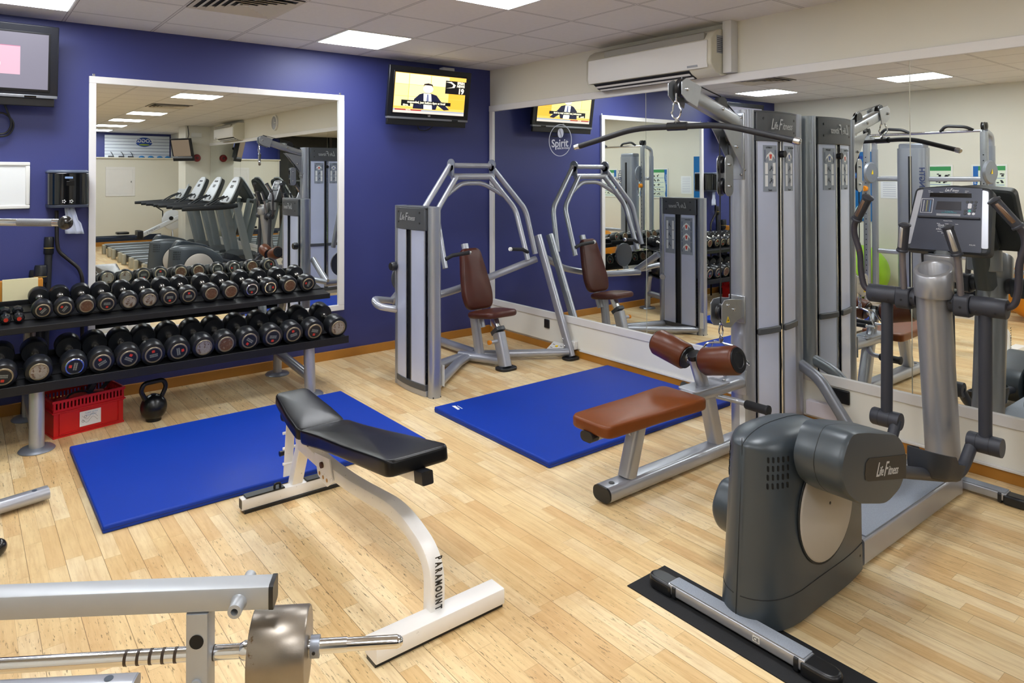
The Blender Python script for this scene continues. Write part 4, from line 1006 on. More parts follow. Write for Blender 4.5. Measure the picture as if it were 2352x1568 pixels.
for s_, e_, dd in ((0, CL, 0), (0, CL, cd_-.006)):
    m_ = 19
    for i in range(m_+1):
        x = i*(CL-.02)/m_+.004
        mb.loft([[cp(x, dd, z), cp(x+.011, dd, z), cp(x+.011, dd+.006, z), cp(x, dd+.006, z)] for z in (.18, .224)])
for i in range(12):
    y = i*(cd_-.02)/11+.004
    for xx in (0, CL-.006): mb.loft([[cp(xx, y, z), cp(xx+.006, y, z), cp(xx+.006, y+.012, z), cp(xx, y+.012, z)] for z in (.18, .224)])
mb.build('slotted_band', redP, t, smooth=False)
mb = MB()
for s_ in (.035, CL-.035-.004): mb.loft([[cp(s_, -.005, z), cp(s_+.004, -.005, z), cp(s_+.004, .004, z), cp(s_, .004, z)] for z in (.02, .155)])
mb.loft([[cp(.035, -.005, z), cp(CL-.035, -.005, z), cp(CL-.035, .004, z), cp(.035, .004, z)] for z in (.016, .021)])
mb.build('panel_ridge', redP, t)
MB().loft([[cp(.155, e, .04), cp(.285, e, .04), cp(.285, e, .135), cp(.155, e, .135)] for e in (-.0005, -.002)]).build('sticker', M('sticker_paper', 'e8e8ea', .6), t)
text('TUBES WITH', .014, cp(.225, -.0023, .12), cu_, Z_, M('pen_blue', '7fa3c8', .6), t, 'sticker_print'); text('EQUIPMENT', .012, cp(.225, -.0023, .105), cu_, Z_, M('pen_blue', '7fa3c8', .6), t, 'sticker_print')
for dz in (0, .022):
    pts = [cp(.17+.005*k_+.0, -.003, .075+dz+.015*sin(k_*.42+2.4)) for k_ in range(20)]
    MB().tube(pts, .0006, 5).build('sticker_print', inkD, t)
for a, b in ((.175, .072), (.19, .1)): ring(cp(a, -.0025, b), cu_, Z_, .006, .0075, 16).build('sticker_print', inkD, t)
for a, b, c_ in ((-3.99, -.55, .12),):
    pass
t2 = MB().tube(fil([cp(.05, .10, .19), cp(.20, .13, .205), cp(.34, .12, .19)], .05), .032, 14).build('foam_roll', M('roll_red', 'a32a24', .6)); tag(t2, 'dull red foam roll lying inside the red crate', 'foam roll')
t2 = MB().tube(fil([cp(.08, .055, .06), cp(.08, .06, .20), cp(.12, .07, .25), cp(.20, .08, .25), cp(.26, .08, .22), cp(.3, .07, .22)], .04), .006, 8).build('exercise_tube', rubber); tag(t2, 'thin black exercise tube looped over the red foam roll', 'exercise tube')
t2 = MB().box(cp(.235, .10, .17), cp(.285, .16, .285), Matrix.Rotation(.5, 3, 'Y')).build('grip_block', rubber, None, .006); tag(t2, 'black block handle sticking up from the red crate', 'handle')
t2 = MB().tube([cp(.28, .12, .17), cp(.40, .16, .262)], .013, 12).build('tube_handle', foam); tag(t2, 'black bar handle lying across the right end of the red crate', 'handle')

# ------------------------------------------------------------------ kettlebell
kx, ky = -3.515, -.705
t = thing('kettlebell', (kx, ky, 0), 'black kettlebell on the floor beside the red crate', 'kettlebell')
KB = M('kettlebell_black', '0c0d10', .3, .1, .3, 40, .2, 200)
rg = []
R_ = .086
prof = [(.03, 0), (.05, .002)]+[(R_*sin(a), .091-R_*cos(a)*1.02) for a in [radians(35+i*12) for i in range(12)]]+[(.02, .178)]
MB().lathe(prof, (kx, ky, 0), Z_, 36).build('ball', KB, t)
hd = Vector((.98, .2, 0)).normalized()
P_ = fil([Vector((kx, ky, .145))-hd*.052, Vector((kx, ky, .215))-hd*.088, Vector((kx, ky, .262))-hd*.066, Vector((kx, ky, .262))+hd*.066, Vector((kx, ky, .215))+hd*.088, Vector((kx, ky, .145))+hd*.052], .03, 6)
MB().tube(P_, .0155, 16).build('handle', KB, t)

# ------------------------------------------------------------------ black adjustable bench
XB = -3.175
t = thing('weight_bench', (XB, -3.0, 0), 'adjustable black bench on a chipped white steel frame in the middle of the floor', 'bench')
SQ = lambda w_, h_, r=.006: rrect(w_, h_, r, 2)
MB().sweep([(XB-.29, -2.345, .043), (XB+.27, -2.345, .043)], SQ(.05, .055)).build('rear_foot', benchW, t)
MB().sweep([(XB-.291, -2.345, .043), (XB-.285, -2.345, .043)], SQ(.04, .045)).build('tube_end', black, t)
MB().sweep([(XB-.28, -3.655, .045), (XB+.28, -3.655, .045)], SQ(.082, .06)).build('front_foot', benchW, t)
for y in (-2.345, -3.655): box('rubber_strip', (XB-.28, y-.03, 0), (XB+.28, y+.03, .016), rubber, t, .001)
box('foot_pad', (XB-.27, -2.37, .0705), (XB-.07, -2.32, .078), black, t, .002); box('foot_pad', (XB+.05, -2.37, .0705), (XB+.20, -2.32, .078), black, t, .002)
MB().tube(fil([(XB-.12, -2.355, .07), (XB-.12, -2.355, .10), (XB-.09, -2.355, .10), (XB-.09, -2.355, .07)], .01), .006, 8).build('band_hook', black, t)
MB().sweep(fil([(XB, -2.44, .305), (XB, -2.9, .285), (XB, -3.40, .335), (XB, -3.63, .25), (XB, -3.625, .05)], .2, 10), SQ(.055, .062), (1, 0, 0)).build('spine', benchW, t)
MB().sweep([(XB, -2.33, .06), (XB, -2.46, .36)], SQ(.052, .06), (1, 0, 0)).build('rear_post', benchW, t)
MB().sweep([(XB-.02, -2.28, .09), (XB-.02, -2.33, .44)], SQ(.008, .05), (1, 0, 0)).build('ladder_plate', benchW, t)
for z in (.16, .24, .32): MB().tube([(XB-.05, -2.29, z), (XB+.05, -2.29, z)], .008, 8).build('ladder_hook', benchW, t)
MB().sweep([(XB, -2.44, .34), (XB, -2.66, .385)], SQ(.09, .05)).build('hinge_bracket', benchW, t)
MB().lathe([(.015, 0), (.015, .004)], (XB-.046, -2.60, .365), (-1, 0, 0), 16).build('bolt_hole', M('hole_brown', '4a2616', .6), t)
MB().loft([[Vector((XB-.034-e, y, z)) for y, z in ((-2.66, .34), (-2.82, .36), (-2.86, .27), (-2.80, .225), (-2.70, .245))] for e in (0, .006)]).build('adjuster_plate', benchW, t)
for y, z in ((-2.72, .262), (-2.76, .256), (-2.80, .255)): MB().lathe([(.009, 0), (.009, .001)], (XB-.041, y, z), (-1, 0, 0), 14).build('plate_hole', M('hole_ochre', 'b98a50', .6), t)
MB().lathe([(.014, 0), (.014, .01)], (XB-.04, -2.75, .31), (-1, 0, 0), 16).build('bolt_hole', M('hole_brown', '4a2616', .6), t)
MB().sweep([(XB, -2.68, .395), (XB, -3.55, .526)], SQ(.046, .042)).build('pad_rail', benchW, t); MB().sweep([(XB, -3.53, .524), (XB, -3.585, .532)], SQ(.05, .05)).build('end_cap', black, t)
MB().sweep([(XB, -2.60, .40), (XB, -2.30, .455)], SQ(.05, .03)).build('pad_rail', benchW, t)
MB().lathe([(.02, 0), (.026, .01), (.026, .035), (.02, .045)], (XB-.02, -2.31, .415), (-1, 0, 0), 16).build('adjuster_knob', black, t)
MB().lathe([(.012, 0), (.014, .03)], (XB-.03, -2.27, .21), (-1, 0, 0), 14).build('adjuster_knob', black, t)
sv = nrm((0, -.88, .145)); sn_ = Vector((0, .145, .88)).normalized()
pad('seat_pad', outl([(-.125, 0), (-.118, .2), (-.13, .5), (-.14, .88), (.14, .88), (.13, .5), (.118, .2), (.125, 0)], .035), (XB, -2.672, .405), X_, sv, sn_, .062, .014, leatherBk, t, .008)
hv = nrm((0, .40, .075)); hn = Vector((0, -.075, .40)).normalized()
pad('head_pad', outl([(-.125, 0), (-.12, .15), (-.088, .40), (.088, .40), (.12, .15), (.125, 0)], .035), (XB, -2.655, .405), X_, hv, hn, .058, .014, leatherBk, t, .007)
for i, ch in enumerate('PARAMOUNT'):
    text(ch, .040, (XB-.0022, -3.6587+.0, .268-i*.0225), (0, 0, -1), (1, 0, 0), M('stencil_black', '1c1b1c', .5), t, 'lettering', bold=.0016, sx=.56)

# ------------------------------------------------------------------ foreground frame with counterweight
be = Vector((.84173617, -.53988909, 0)); bn = Vector((-be.y, be.x, 0))
t = thing('cable_weight_frame', (-4.16, -4.1, 0), 'worn grey steel beam and post with a rusty round weight in the bottom left foreground', 'weight machine')
B1 = Vector((-4.016, -4.202, .693))+bn*.028
MB().sweep([B1-be*.95, B1], SQ(.055, .053, .005)).build('beam', greyframe, t)
MB().sweep([B1-be*.004, B1+be*.006], SQ(.059, .057, .008)).build('end_cap', black, t)
pc = B1-be*.165
MB().sweep([Vector((pc.x, pc.y, .664)), Vector((pc.x, pc.y, .02))], SQ(.05, .06, .005), bn).build('post', greyframe, t)
MB().lathe([(.016, 0), (.016, .0015)], Vector((pc.x, pc.y, .603))-bn*.0302, -bn, 20).build('hole', M('hole_black', '070606', .8), t)
MB().lathe([(.013, 0), (.013, .006), (.009, .008)], Vector((pc.x, pc.y, .506))-bn*.030, -bn, 18).build('bolt', greyframe, t)
pg = B1-be*.072-bn*.0275+Z_*-.006
MB().lathe([(.019, 0), (.016, .006), (.0155, .035), (.008, .036), (.0075, .012)], pg, -bn, 22).build('peg', greyframe, t)
MB().lathe([(.014, 0), (.014, .03), (.008, .031)], B1-be*.065+bn*.027+Z_*.006, bn, 20).build('peg', greyframe, t)
cb0 = Vector((-4.345, -3.945, .545)); cb1 = Vector((-3.742, -4.311, .545))
ba = (cb1-cb0).normalized(); cyl = Vector((-4.062, -4.1165, .545))+(cb1-cb0).normalized()*.034
MB().tube([cb0-ba*.35, cb1-ba*.12], .0160, 20).build('chrome_rod', chrome, t)
MB().lathe([(.0145, 0), (.0145, .188), (.012, .197), (.006, .203)], cb1-ba*.19, ba, 24).build('rod_end', chrome, t)
for k_ in range(7): MB().lathe([(.0166, 0), (.0166, .007)], cb0+ba*(.075+k_*.028 if k_ < 5 else .245+(k_-5)*.026), ba, 20).build('groove_band', M('groove_dark', '3a2c20', .5), t)
MB().lathe([(.0142, 0), (.021, .012), (.021, .022), (.016, .028)], cyl-ba*.032, ba, 22).build('collar_nut', chrome, t)
MB().lathe([(.06, 0), (.086, .001), (.088, .004), (.088, .126), (.085, .13), (.03, .131)], cyl, ba, 48).build('counterweight', M('rusty_steel', '8d857b', .34, .8, .16, 14, .15, 150, dirt=.62, dscale=24, dcol='6a543c'), t)
MB().lathe([(.0125, 0), (.024, .001), (.024, .022), (.014, .023)], cyl+ba*.134, ba, 24).build('lock_collar', silverD, t)
MB().lathe([(.004, 0), (.004, .002)], cyl+ba*.145-bn*.0235, -bn, 10).build('set_screw', black, t)
fe = Vector((.85, -.53, 0)).normalized(); f1 = Vector((-4.135, -3.335, .035))
MB().sweep([f1-fe*.52, f1], rrect(.075, .05, .022, 6)).build('floor_rail', silver, t); MB().sweep([f1-fe*.003, f1+fe*.006], rrect(.072, .048, .021, 6)).build('rail_cap', silverD, t)
MB().lathe([(.014, 0), (.014, .001)], f1-fe*.08+Z_*.0255, Z_, 16).build('hole', M('hole_slate', '47525e', .6), t)
MB().sweep([Vector((pc.x, pc.y, .04)), Vector((pc.x, pc.y, .04))-be*.32], rrect(.07, .05, .02)).build('floor_rail', silver, t)
MB().sweep([f1-fe*.5, f1-fe*.5+Z_*1.2], rrect(.06, .06, .02), fe).build('post', silver, t)
MB().sweep([B1-be*.93, Vector((B1.x-be.x*.93, B1.y-be.y*.93, .02))], rrect(.06, .06, .02), fe).build('post', silver, t)
MB().sweep([f1-fe*.5+Z_*.6, B1-be*.93-Z_*.1], rrect(.05, .05, .02)).build('beam', silver, t)

# ------------------------------------------------------------------ dual pulley machine (left of the view, mostly seen in the mirrors)
t = thing('dual_pulley_machine', (-4.9, -2.5, 0), 'tall silver double pulley machine by the left wall, chrome bar reaching into view', 'weight machine')
for y in (-3.02, -1.78):
    MB().sweep([(-4.72, y, .02), (-4.72, y, 2.16)], rrect(.055, .075, .02), (0, 1, 0)).build('guide_post', steelM, t)
    MB().sweep([(-4.95, y, .02), (-4.95, y, 2.0)], rrect(.06, .07, .02), (0, 1, 0)).build('column', tubeM, t)
    mb = MB()
    for k_ in range(24): mb.lathe([(.007, 0), (.007, .001)], (-4.69+.0005, y, .4+k_*.065), X_, 8)
    mb.build('pin_hole', black, t)
    MB().sweep(fil([(-4.95, y, 1.95), (-4.95, y, 2.12), (-4.74, y, 2.17)], .1), rrect(.05, .06, .02), (0, 1, 0)).build('top_arm', silver, t)
    for dx in (0, .06): pulley((-4.76+dx, y, 2.22), Y_, .045, .03, t)
    MB().lathe([(.13, 0), (.135, .01), (.12, .03)], (-4.70, y-.045, 1.70), (.2, -1, 0), 30).build('pulley_cover', silverD, t)
    MB().prism([(-.03, 0), (.03, 0), (0, .055)], (-4.70, y-.077, 1.68), X_, Z_, (0, -.002, 0)).build('warning_sticker', yellowS, t)
    MB().lathe([(.035, 0), (.035, .04), (.028, .05)], (-4.68, y, 1.5), X_, 22).build('adjuster_knob', orangeP, t)
    MB().tube([(-4.60, y, 1.6), (-4.60, y, 1.42)], .009, 8).build('cable_end', chrome, t); carab((-4.60, y, 1.38), .09, t, .035, .005, X_)
    MB().sweep([(-5.25, y, .04), (-4.66, y, .04)], OV(.1, .06)).build('floor_rail', silver, t)
    MB().sweep([(-4.95, y, .045), (-4.75 if y < -2 else -4.22, y+(.02 if y < -2 else .15), .045)], OV(.08, .06)).build('floor_rail', silver, t)
MB().lathe([(.012, 0), (.012, .0015)], (-4.28, -1.648, .0745), Z_, 16).build('hole', M('hole_slate', '47525e', .6), t)
MB().tube([(-4.74, -3.0, 2.17), (-4.74, -1.80, 2.17)], .017, 14).build('top_bar', chrome, t)
for y in (-2.75, -2.1):
    MB().tube(fil([(-4.74, y-.16, 2.18), (-4.70, y-.1, 2.22), (-4.70, y+.1, 2.24), (-4.74, y+.16, 2.18)], .05), .018, 12).build('grip', foam, t)
for z in (1.62, .70): MB().sweep([(-4.95, -2.98, z), (-4.95, -1.82, z)], rrect(.05, .06, .02)).build('cross_beam', silver, t)
for y0, y1 in ((-2.40, -2.06),):
    MB().sweep([(-4.93, (y0+y1)/2, .06), (-4.93, (y0+y1)/2, 2.0)], rrect(y1-y0, .2, .09, 8), (1, 0, 0)).build('stack_tower', tubeM, t)
    box('stack_slot', (-4.835, (y0+y1)/2-.02, .1), (-4.826, (y0+y1)/2+.02, 1.9), black, t)
    box('tower_cap', (-5.02, y0+.03, 1.96), (-4.85, y1-.03, 2.06), silverD, t, .02)
text('STRENGTH', .085, (-4.822, -2.36, 1.55), (0, 0, 1), (0, -1, 0), inkB if False else M('print_navy', '26345c', .5), t, 'lettering', bold=.002)
# chrome bar with ball end reaching into the view
c0_ = Vector((-4.283, -2.862, 1.495)); cdv = Vector((-.80, .55, .012)).normalized()
MB().tube([c0_, c0_+cdv*.75], .0135, 18).build('chrome_bar', chrome, t)
MB().lathe([(.0142, 0), (.0142, .125)], c0_+cdv*.045, cdv, 18).build('knurled_grip', M('knurl', '8e9094', .5, .8, .5, 700, .8, 1400), t)
MB().sphere(c0_, .0255).build('ball_end', M('ball_black', '0b0b0d', .25, coat=.4), t)
MB().tube([c0_+cdv*.75, Vector((-4.95, -2.45, 1.5))], .02).build('bar_mount', silver, t)
bb = MB().sphere((-4.452, -2.095, .037), .037); bb.tube([(-4.452, -2.095, .037), (-4.62, -2.02, .04)], .017)
bb = bb.build('cable_ball_handle', M('ball_black', '0b0b0d', .25, coat=.4)); tag(bb, 'black round rubber ball end on the floor at the left edge', 'handle')

# ------------------------------------------------------------------ balls and posters on the left wall
for nm, c, r, col, lb in (('exercise_ball', (-5.32, -1.42, .36), .36, '9ad02c', 'large lime green exercise ball by the left wall, seen in the mirror'), ('exercise_ball', (-5.34, -3.35, .34), .34, 'f09a1c', 'large orange exercise ball by the left wall, seen in the mirror')):
    o = MB().sphere(c, r, 36, 20).build(nm, M('ball_'+col, col, .4)); tag(o, lb, 'ball')
def poster(y0, y1, z0, z1, lb, kind):
    t = thing('wall_poster', (XL, (y0+y1)/2, z0), lb, 'poster', 'exercise posters on the left wall')
    box('frame', (XL, y0, z0), (XL+.012, y1, z1), whiteP, t, .004); x = XL+.0125
    pg_ = M('poster_paper', 'dfead8', .5); gr = M('poster_green', '3c9458', .5); bl = M('poster_blue', '1f67b4', .5)
    box('sheet', (x-.001, y0+.02, z0+.02), (x+.001, y1-.02, z1-.02), pg_, t, 0)
    box('heading', (x, y0+.02, z1-.075), (x+.002, y1-.02, z1-.02), gr, t, 0)
    pts = [(y1-.02, z0+.02), (y1-.02, z1-.02), (y1-.075, z1-.02)]+[(y1-.06-.015*sin(k_*.9), z1-.06-k_*(z1-z0-.1)/8) for k_ in range(1, 8)]+[(y1-.05, z0+.02)]
    MB().loft([[Vector((xx, a, b)) for a, b in pts] for xx in (x+.002, x+.003)]).build('side_wave', bl, t, smooth=False)
    mb = MB(); m2 = MB(); rows = 5
    for i in range(rows):
        zb = z1-.09-(i+1)*(z1-z0-.13)/rows; m2.box((x+.001, y0+.03, zb), (x+.0018, y1-.09, zb+.006))
        for j in range(2):
            yc = y0+.07+j*(y1-y0-.17)*.5; hh = (z1-z0-.13)/rows
            for k_ in range(4):
                a = random.uniform(-.03, .03); b = random.uniform(.02, hh-.03); mb.box((x+.001, yc+a-.012, zb+b), (x+.002, yc+a+.012, zb+b+.014))
    mb.build('figures', inkD, t, smooth=False); m2.build('rule', bl, t, smooth=False)
    text(kind, .035, (x+.0035, y1-.04, z1-.2), (0, 0, 1), (0, -1, 0), inkW, t, 'poster_print')
poster(-2.39, -2.02, 1.25, 1.80, 'framed exercise poster in the mirror just right of the lat tower, body conditioning', 'core stability')
poster(-2.96, -2.59, 1.25, 1.80, 'framed exercise poster behind the orange knob column in the mirror', 'fitness')
poster(-3.60, -3.20, 1.25, 1.80, 'framed exercise poster at the right edge of the mirror view', 'beauty')
t = thing('wall_sign', (XL, -.9, 1.4), 'blue panel sign with a pale round logo on the left wall', 'sign')
box('panel', (XL, -1.48, 1.02), (XL+.015, -.98, 2.0), M('sign_panel_blue', '1668a8', .3), t, .003)
MB().lathe([(.1, 0), (.1, .002)], (XL+.016, -1.3, 1.16), X_, 30).build('round_logo', M('pale_aqua', 'b5e0e4', .5), t)
text('Spirit', .06, (XL+.019, -1.3, 1.16), (0, 1, 0), Z_, tealP, t)
mb = MB()
for k_ in range(5): mb.box((XL+.015, -1.3, 1.62+k_*.07), (XL+.017, -1.05, 1.66+k_*.07))
mb.build('sign_print', M('sign_navy', '1d3d8c', .5), t, smooth=False)
for y0, lb in ((-1.75, 'printed white notice sheet on the left wall beside the blue sign'),):
    t = thing('paper_notice', (XL, y0, 1.4), lb, 'notice'); box('sheet', (XL, y0, 1.35), (XL+.004, y0+.22, 1.66), stickerW, t, 0)
    mb = MB()
    for k_ in range(9): mb.box((XL+.004, y0+.03, 1.38+k_*.03), (XL+.005, y0+.19, 1.386+k_*.03))
    mb.build('print', M('pale_print', 'aab0c4', .6), t, smooth=False)

# ------------------------------------------------------------------ elliptical trainer
YE = -4.30
t = ELL = thing('elliptical_trainer', (-1.3, YE, 0), 'dark grey elliptical trainer nearest the camera, its front foot on a black rubber strip', 'elliptical trainer', 'elliptical trainers facing the mirror')
def hood_sec(x):
    xf, W, F = -2.27, .124, .21
    w_ = W*sqrt(max(0.0, 1-((xf+F-x)/F)**2)) if x < xf+F else W
    w_ = max(w_, .012)
    if x > -1.75: w_ = W-.015*((x+1.75)/.3)**2
    # side-edge height, then crown
    hs = [(-2.28, .655), (-2.10, .655), (-1.95, .65), (-1.80, .635), (-1.62, .575), (-1.50, .52), (-1.44, .47)]
    for (a, ha), (b, hb) in zip(hs, hs[1:]):
        if a <= x <= b+1e-6:
            k_ = (x-a)/(b-a); k_ = k_; h = ha+(hb-ha)*k_; break
    cr = .055*min(1, w_/W)
    pts = [(-w_, .02), (-w_, .11), (-w_*.985, .13), (-w_*.985, .4), (-w_*.97, h-.01), (-w_*.94, h)]
    for i in range(1, 8):
        a = pi*i/8; pts.append((-w_*.94*cos(a), h+cr*sin(a)))
    pts += [(w_*.94, h), (w_*.97, h-.01), (w_*.985, .4), (w_*.985, .13), (w_, .11), (w_, .02)]
    fl = lambda b: max(0, .62-b)
    kf = max(0, min(1, (-1.9-x)/.3)); xr = x if x < -1.9 else -1.9+(x+1.9)*.77
    return [Vector((xr-.085*fl(b)*kf+.02*kf, YE+a*(1+.16*fl(b)*(.4+.6*kf)), b)) for a, b in pts]
xs_ = [-2.2698, -2.267, -2.26, -2.25, -2.235, -2.215, -2.19, -2.16, -2.12, -2.07, -2.0, -1.93, -1.86, -1.78, -1.70, -1.62, -1.55, -1.49, -1.45, -1.44]
MB().loft([hood_sec(x) for x in xs_]).build('drive_housing', ellD, t, ang_=50)
sm = MB()
for i, x in enumerate(xs_[:-2]):
    a, b = hood_sec(x)[9], hood_sec(xs_[i+1])[9]; sm.tube([a+Z_*.0005, b+Z_*.0005], .0012, 5)
sm.tube([(-2.3025, YE, .02), (-2.2515, YE, .62), (-2.2512, YE, .69)], .0012, 5)
sm.build('seam_line', M('seam_dark', '15181b', .7), t)
for sgn in (-1, 1):
    mb = MB()
    for j in range(5):
        for i in range(4):
            th = radians(38+j*6.5); F, W = .21, .124
            x = -2.25+F-F*cos(th); y = YE+sgn*W*sin(th)
            nn = Vector((-cos(th)/F, sgn*sin(th)/W, 0)).normalized(); uu = Vector((-nn.y, nn.x, 0)); z = .622-i*.031; x -= .085*max(0, .62-z); y = YE+(y-YE)*(1+.16*max(0, .62-z))
            q_ = [Vector((x, y, z))+uu*a+Z_*b+nn*-.004 for a, b in rrect(.007, .021, .0034, 3)]
            mb.loft([q_, [p+nn*.0055 for p in q_]])
    mb.build('vent_slots', M('vent_black', '050608', .9), t, smooth=False)
sk = MB()
for e_ in (2, -3):
    sk.tube([hood_sec(x)[e_]+Y_*(-.0005 if e_ == 2 else .0005) for x in xs_], .0016, 5)
sk.build('skirt_line', M('seam_dark', '15181b', .7), t)
def disc_y(c, r, y0, y1, mat, nm):
    s_ = 1 if y1 > y0 else -1
    return MB().lathe([(r*.99, 0), (r, .004), (r*.99, abs(y1-y0)-.004), (r*.96, abs(y1-y0)), (.01, abs(y1-y0)+.003)], (c[0], y0, c[1]), (0, s_, 0), 56).build(nm, mat, t)
DC = (-1.885, .385)
for s_ in (-1, 1):
    MB().lathe([(.213, 0), (.213, .004)], (DC[0], YE+s_*.128, DC[1]), (0, s_, 0), 56).build('disc_gap', M('seam_dark', '15181b', .7), t)
    disc_y(DC, .205, YE+s_*.128, YE+s_*(.138), discM, 'cover_disc')
bolts([(-1.88, YE-.141, .40)], (0, -1, 0), .006, .002, t, black, 'screw_hole')
bolts([(-2.09, YE-.1225, .28), (-2.02, YE-.1225, .14), (-1.62, YE-.135, .11)], (0, -1, 0), .005, .002, t, black, 'screw_hole')
# crank arm pods
def pod(dx, dz, s_):
    oc = [(-2.09, .765), (-1.97, .745), (-1.70, .675), (-1.635, .62), (-1.615, .55), (-1.66, .465), (-1.80, .435), (-2.03, .50), (-2.13, .57), (-2.165, .66)]
    o2 = outl([(a+dx, b+dz) for a, b in oc], .05, 4)
    cx = sum(a for a, b in o2)/len(o2); cy = sum(b for a, b in o2)/len(o2); rings = []
    for k_, y in ((.93, .135), (.985, .142), (1.0, .16), (1.0, .292), (.99, .303), (.965, .310), (.5, .3115)):
        rings.append([Vector((cx+(a-cx)*k_, YE+s_*y, cy+(b-cy)*k_)) for a, b in o2])
    MB().loft(rings).build('crank_cover', ellD, t, ang_=32)
    if s_ < 0:
        lp = outl([(-1.99+dx, .585+dz), (-1.96+dx, .64+dz), (-1.635+dx, .575+dz), (-1.64+dx, .49+dz), (-1.965+dx, .565+dz)], .012, 3)
        lp = [(-1.985, .595), (-1.975, .635), (-1.95, .645), (-1.632, .583), (-1.64, .492), (-1.96, .565), (-1.98, .575)]
        MB().loft([[Vector((a+dx, YE-y, b+dz)) for a, b in lp] for y in (.3115, .3135)]).build('badge_plate', M('badge_dark', '2b2724', .45), t)
        lf_logo(.058, (-1.80+dx, YE-.314, .566+dz), (1, 0, -.2), (.2, 0, 1), t, M('logo_light', 'c9c6c2', .5))
        MB().loft([[Vector((cx+(a-cx)*1.002, YE-.215, cy+(b-cy)*1.002)) for a, b in o2], [Vector((cx+(a-cx)*1.002, YE-.2175, cy+(b-cy)*1.002)) for a, b in o2]], cap=False).build('seam_line', M('seam_dark', '15181b', .7), t)
pod(0, 0, -1); pod(.17, -.415, 1)
# rail with speckled tread
MB().sweep([(-1.50, YE, .065), (-.40, YE, .065)], rrect(.20, .11, .012)).build('rail', silver, t)
MB().lathe([(.10, .012), (.10, .12)], (-.40, YE, 0), Z_, 36).build('rail_nose', silver, t)
MB().sweep([(-1.47, YE, .123), (-.40, YE, .123)], rrect(.185, .006, .002)).lathe([(.094, .119), (.094, .127)], (-.40, YE, 0), Z_, 36).build('tread', deckM, t)
for xb_, nm in ((-2.30, 'front'), (-.30, 'rear')):
    MB().sweep([(xb_, YE-.27, .036), (xb_, YE+.27, .036)], rrect(.068, .042, .008), Z_).build('stabiliser', silver, t)
    box('stabiliser_tread', (xb_-.03, YE-.265, .057), (xb_+.03, YE+.265, .061), deckM, t, .001)
    for s_ in (-1, 1):
        MB().loft([[Vector((xb_+a, YE+s_*(.255+b), z)) for a, b in [(.04, 0), (.04, .07)]+[(.04*cos(pi*k_/12), .075+.045*sin(pi*k_/12)) for k_ in range(1, 12)]+[(-.04, .07), (-.04, 0)]] for z in (.0, .052)]).build('end_cap', rubber, t, .012, 4)
        MB().sweep([(xb_, YE+s_*.235, .03), (xb_, YE+s_*.25, .03)], rrect(.078, .05, .01), Z_).build('clip', rubber, t)
MB().prism([(-.013, -.010), (.013, -.010), (.013, .010), (-.013, .010)], (-2.3345, YE-.10, .036), -Y_, Z_, (-.001, 0, 0)).build('mark_plate', whiteP, t)
text('CE', .018, (-2.3362, YE-.10, .036), -Y_, Z_, inkD, t)
# column with cup holder
MB().lathe([(.088, 0), (.088, .02), (.080, .05), (.079, .945)], (-.34, YE, .11), (-.115, 0, .91), 40).build('column', ellS, t)
cx_ = -.475
rr_ = []
for r_, z_, sl_ in ((.080, 1.025, 0), (.086, 1.035, 0), (.088, 1.17, .42), (.084, 1.178, .45), (.068, 1.178, .45), (.064, 1.170, .45), (.056, 1.06, .1), (.01, 1.055, 0)):
    rr_.append([Vector((cx_-.008+r_*1.0*cos(2*pi*j/44), YE-.01+r_*sin(2*pi*j/44), z_+r_*cos(2*pi*j/44)*sl_)) for j in range(44)])
MB().loft(rr_).build('cup_holder', ellS, t, ang_=50)
MB().loft([[Vector((-.325+a, YE+b, z)) for a, b in rrect(.11, .17, .05, 6)] for z in (1.10, 1.235)]).build('tray', ellS, t, .006)
MB().loft([[Vector((-.325+a, YE+b, z)) for a, b in rrect(.08, .13, .035, 6)] for z in (1.236, 1.239)]).build('tray_hollow', silverD, t, .002)
MB().sweep([(-.36, YE, 1.0), (-.26, YE, 1.30)], rrect(.12, .09, .03), (0, 1, 0)).build('console_neck', M('neck_grey', '5a5d5e', .4, .2), t)
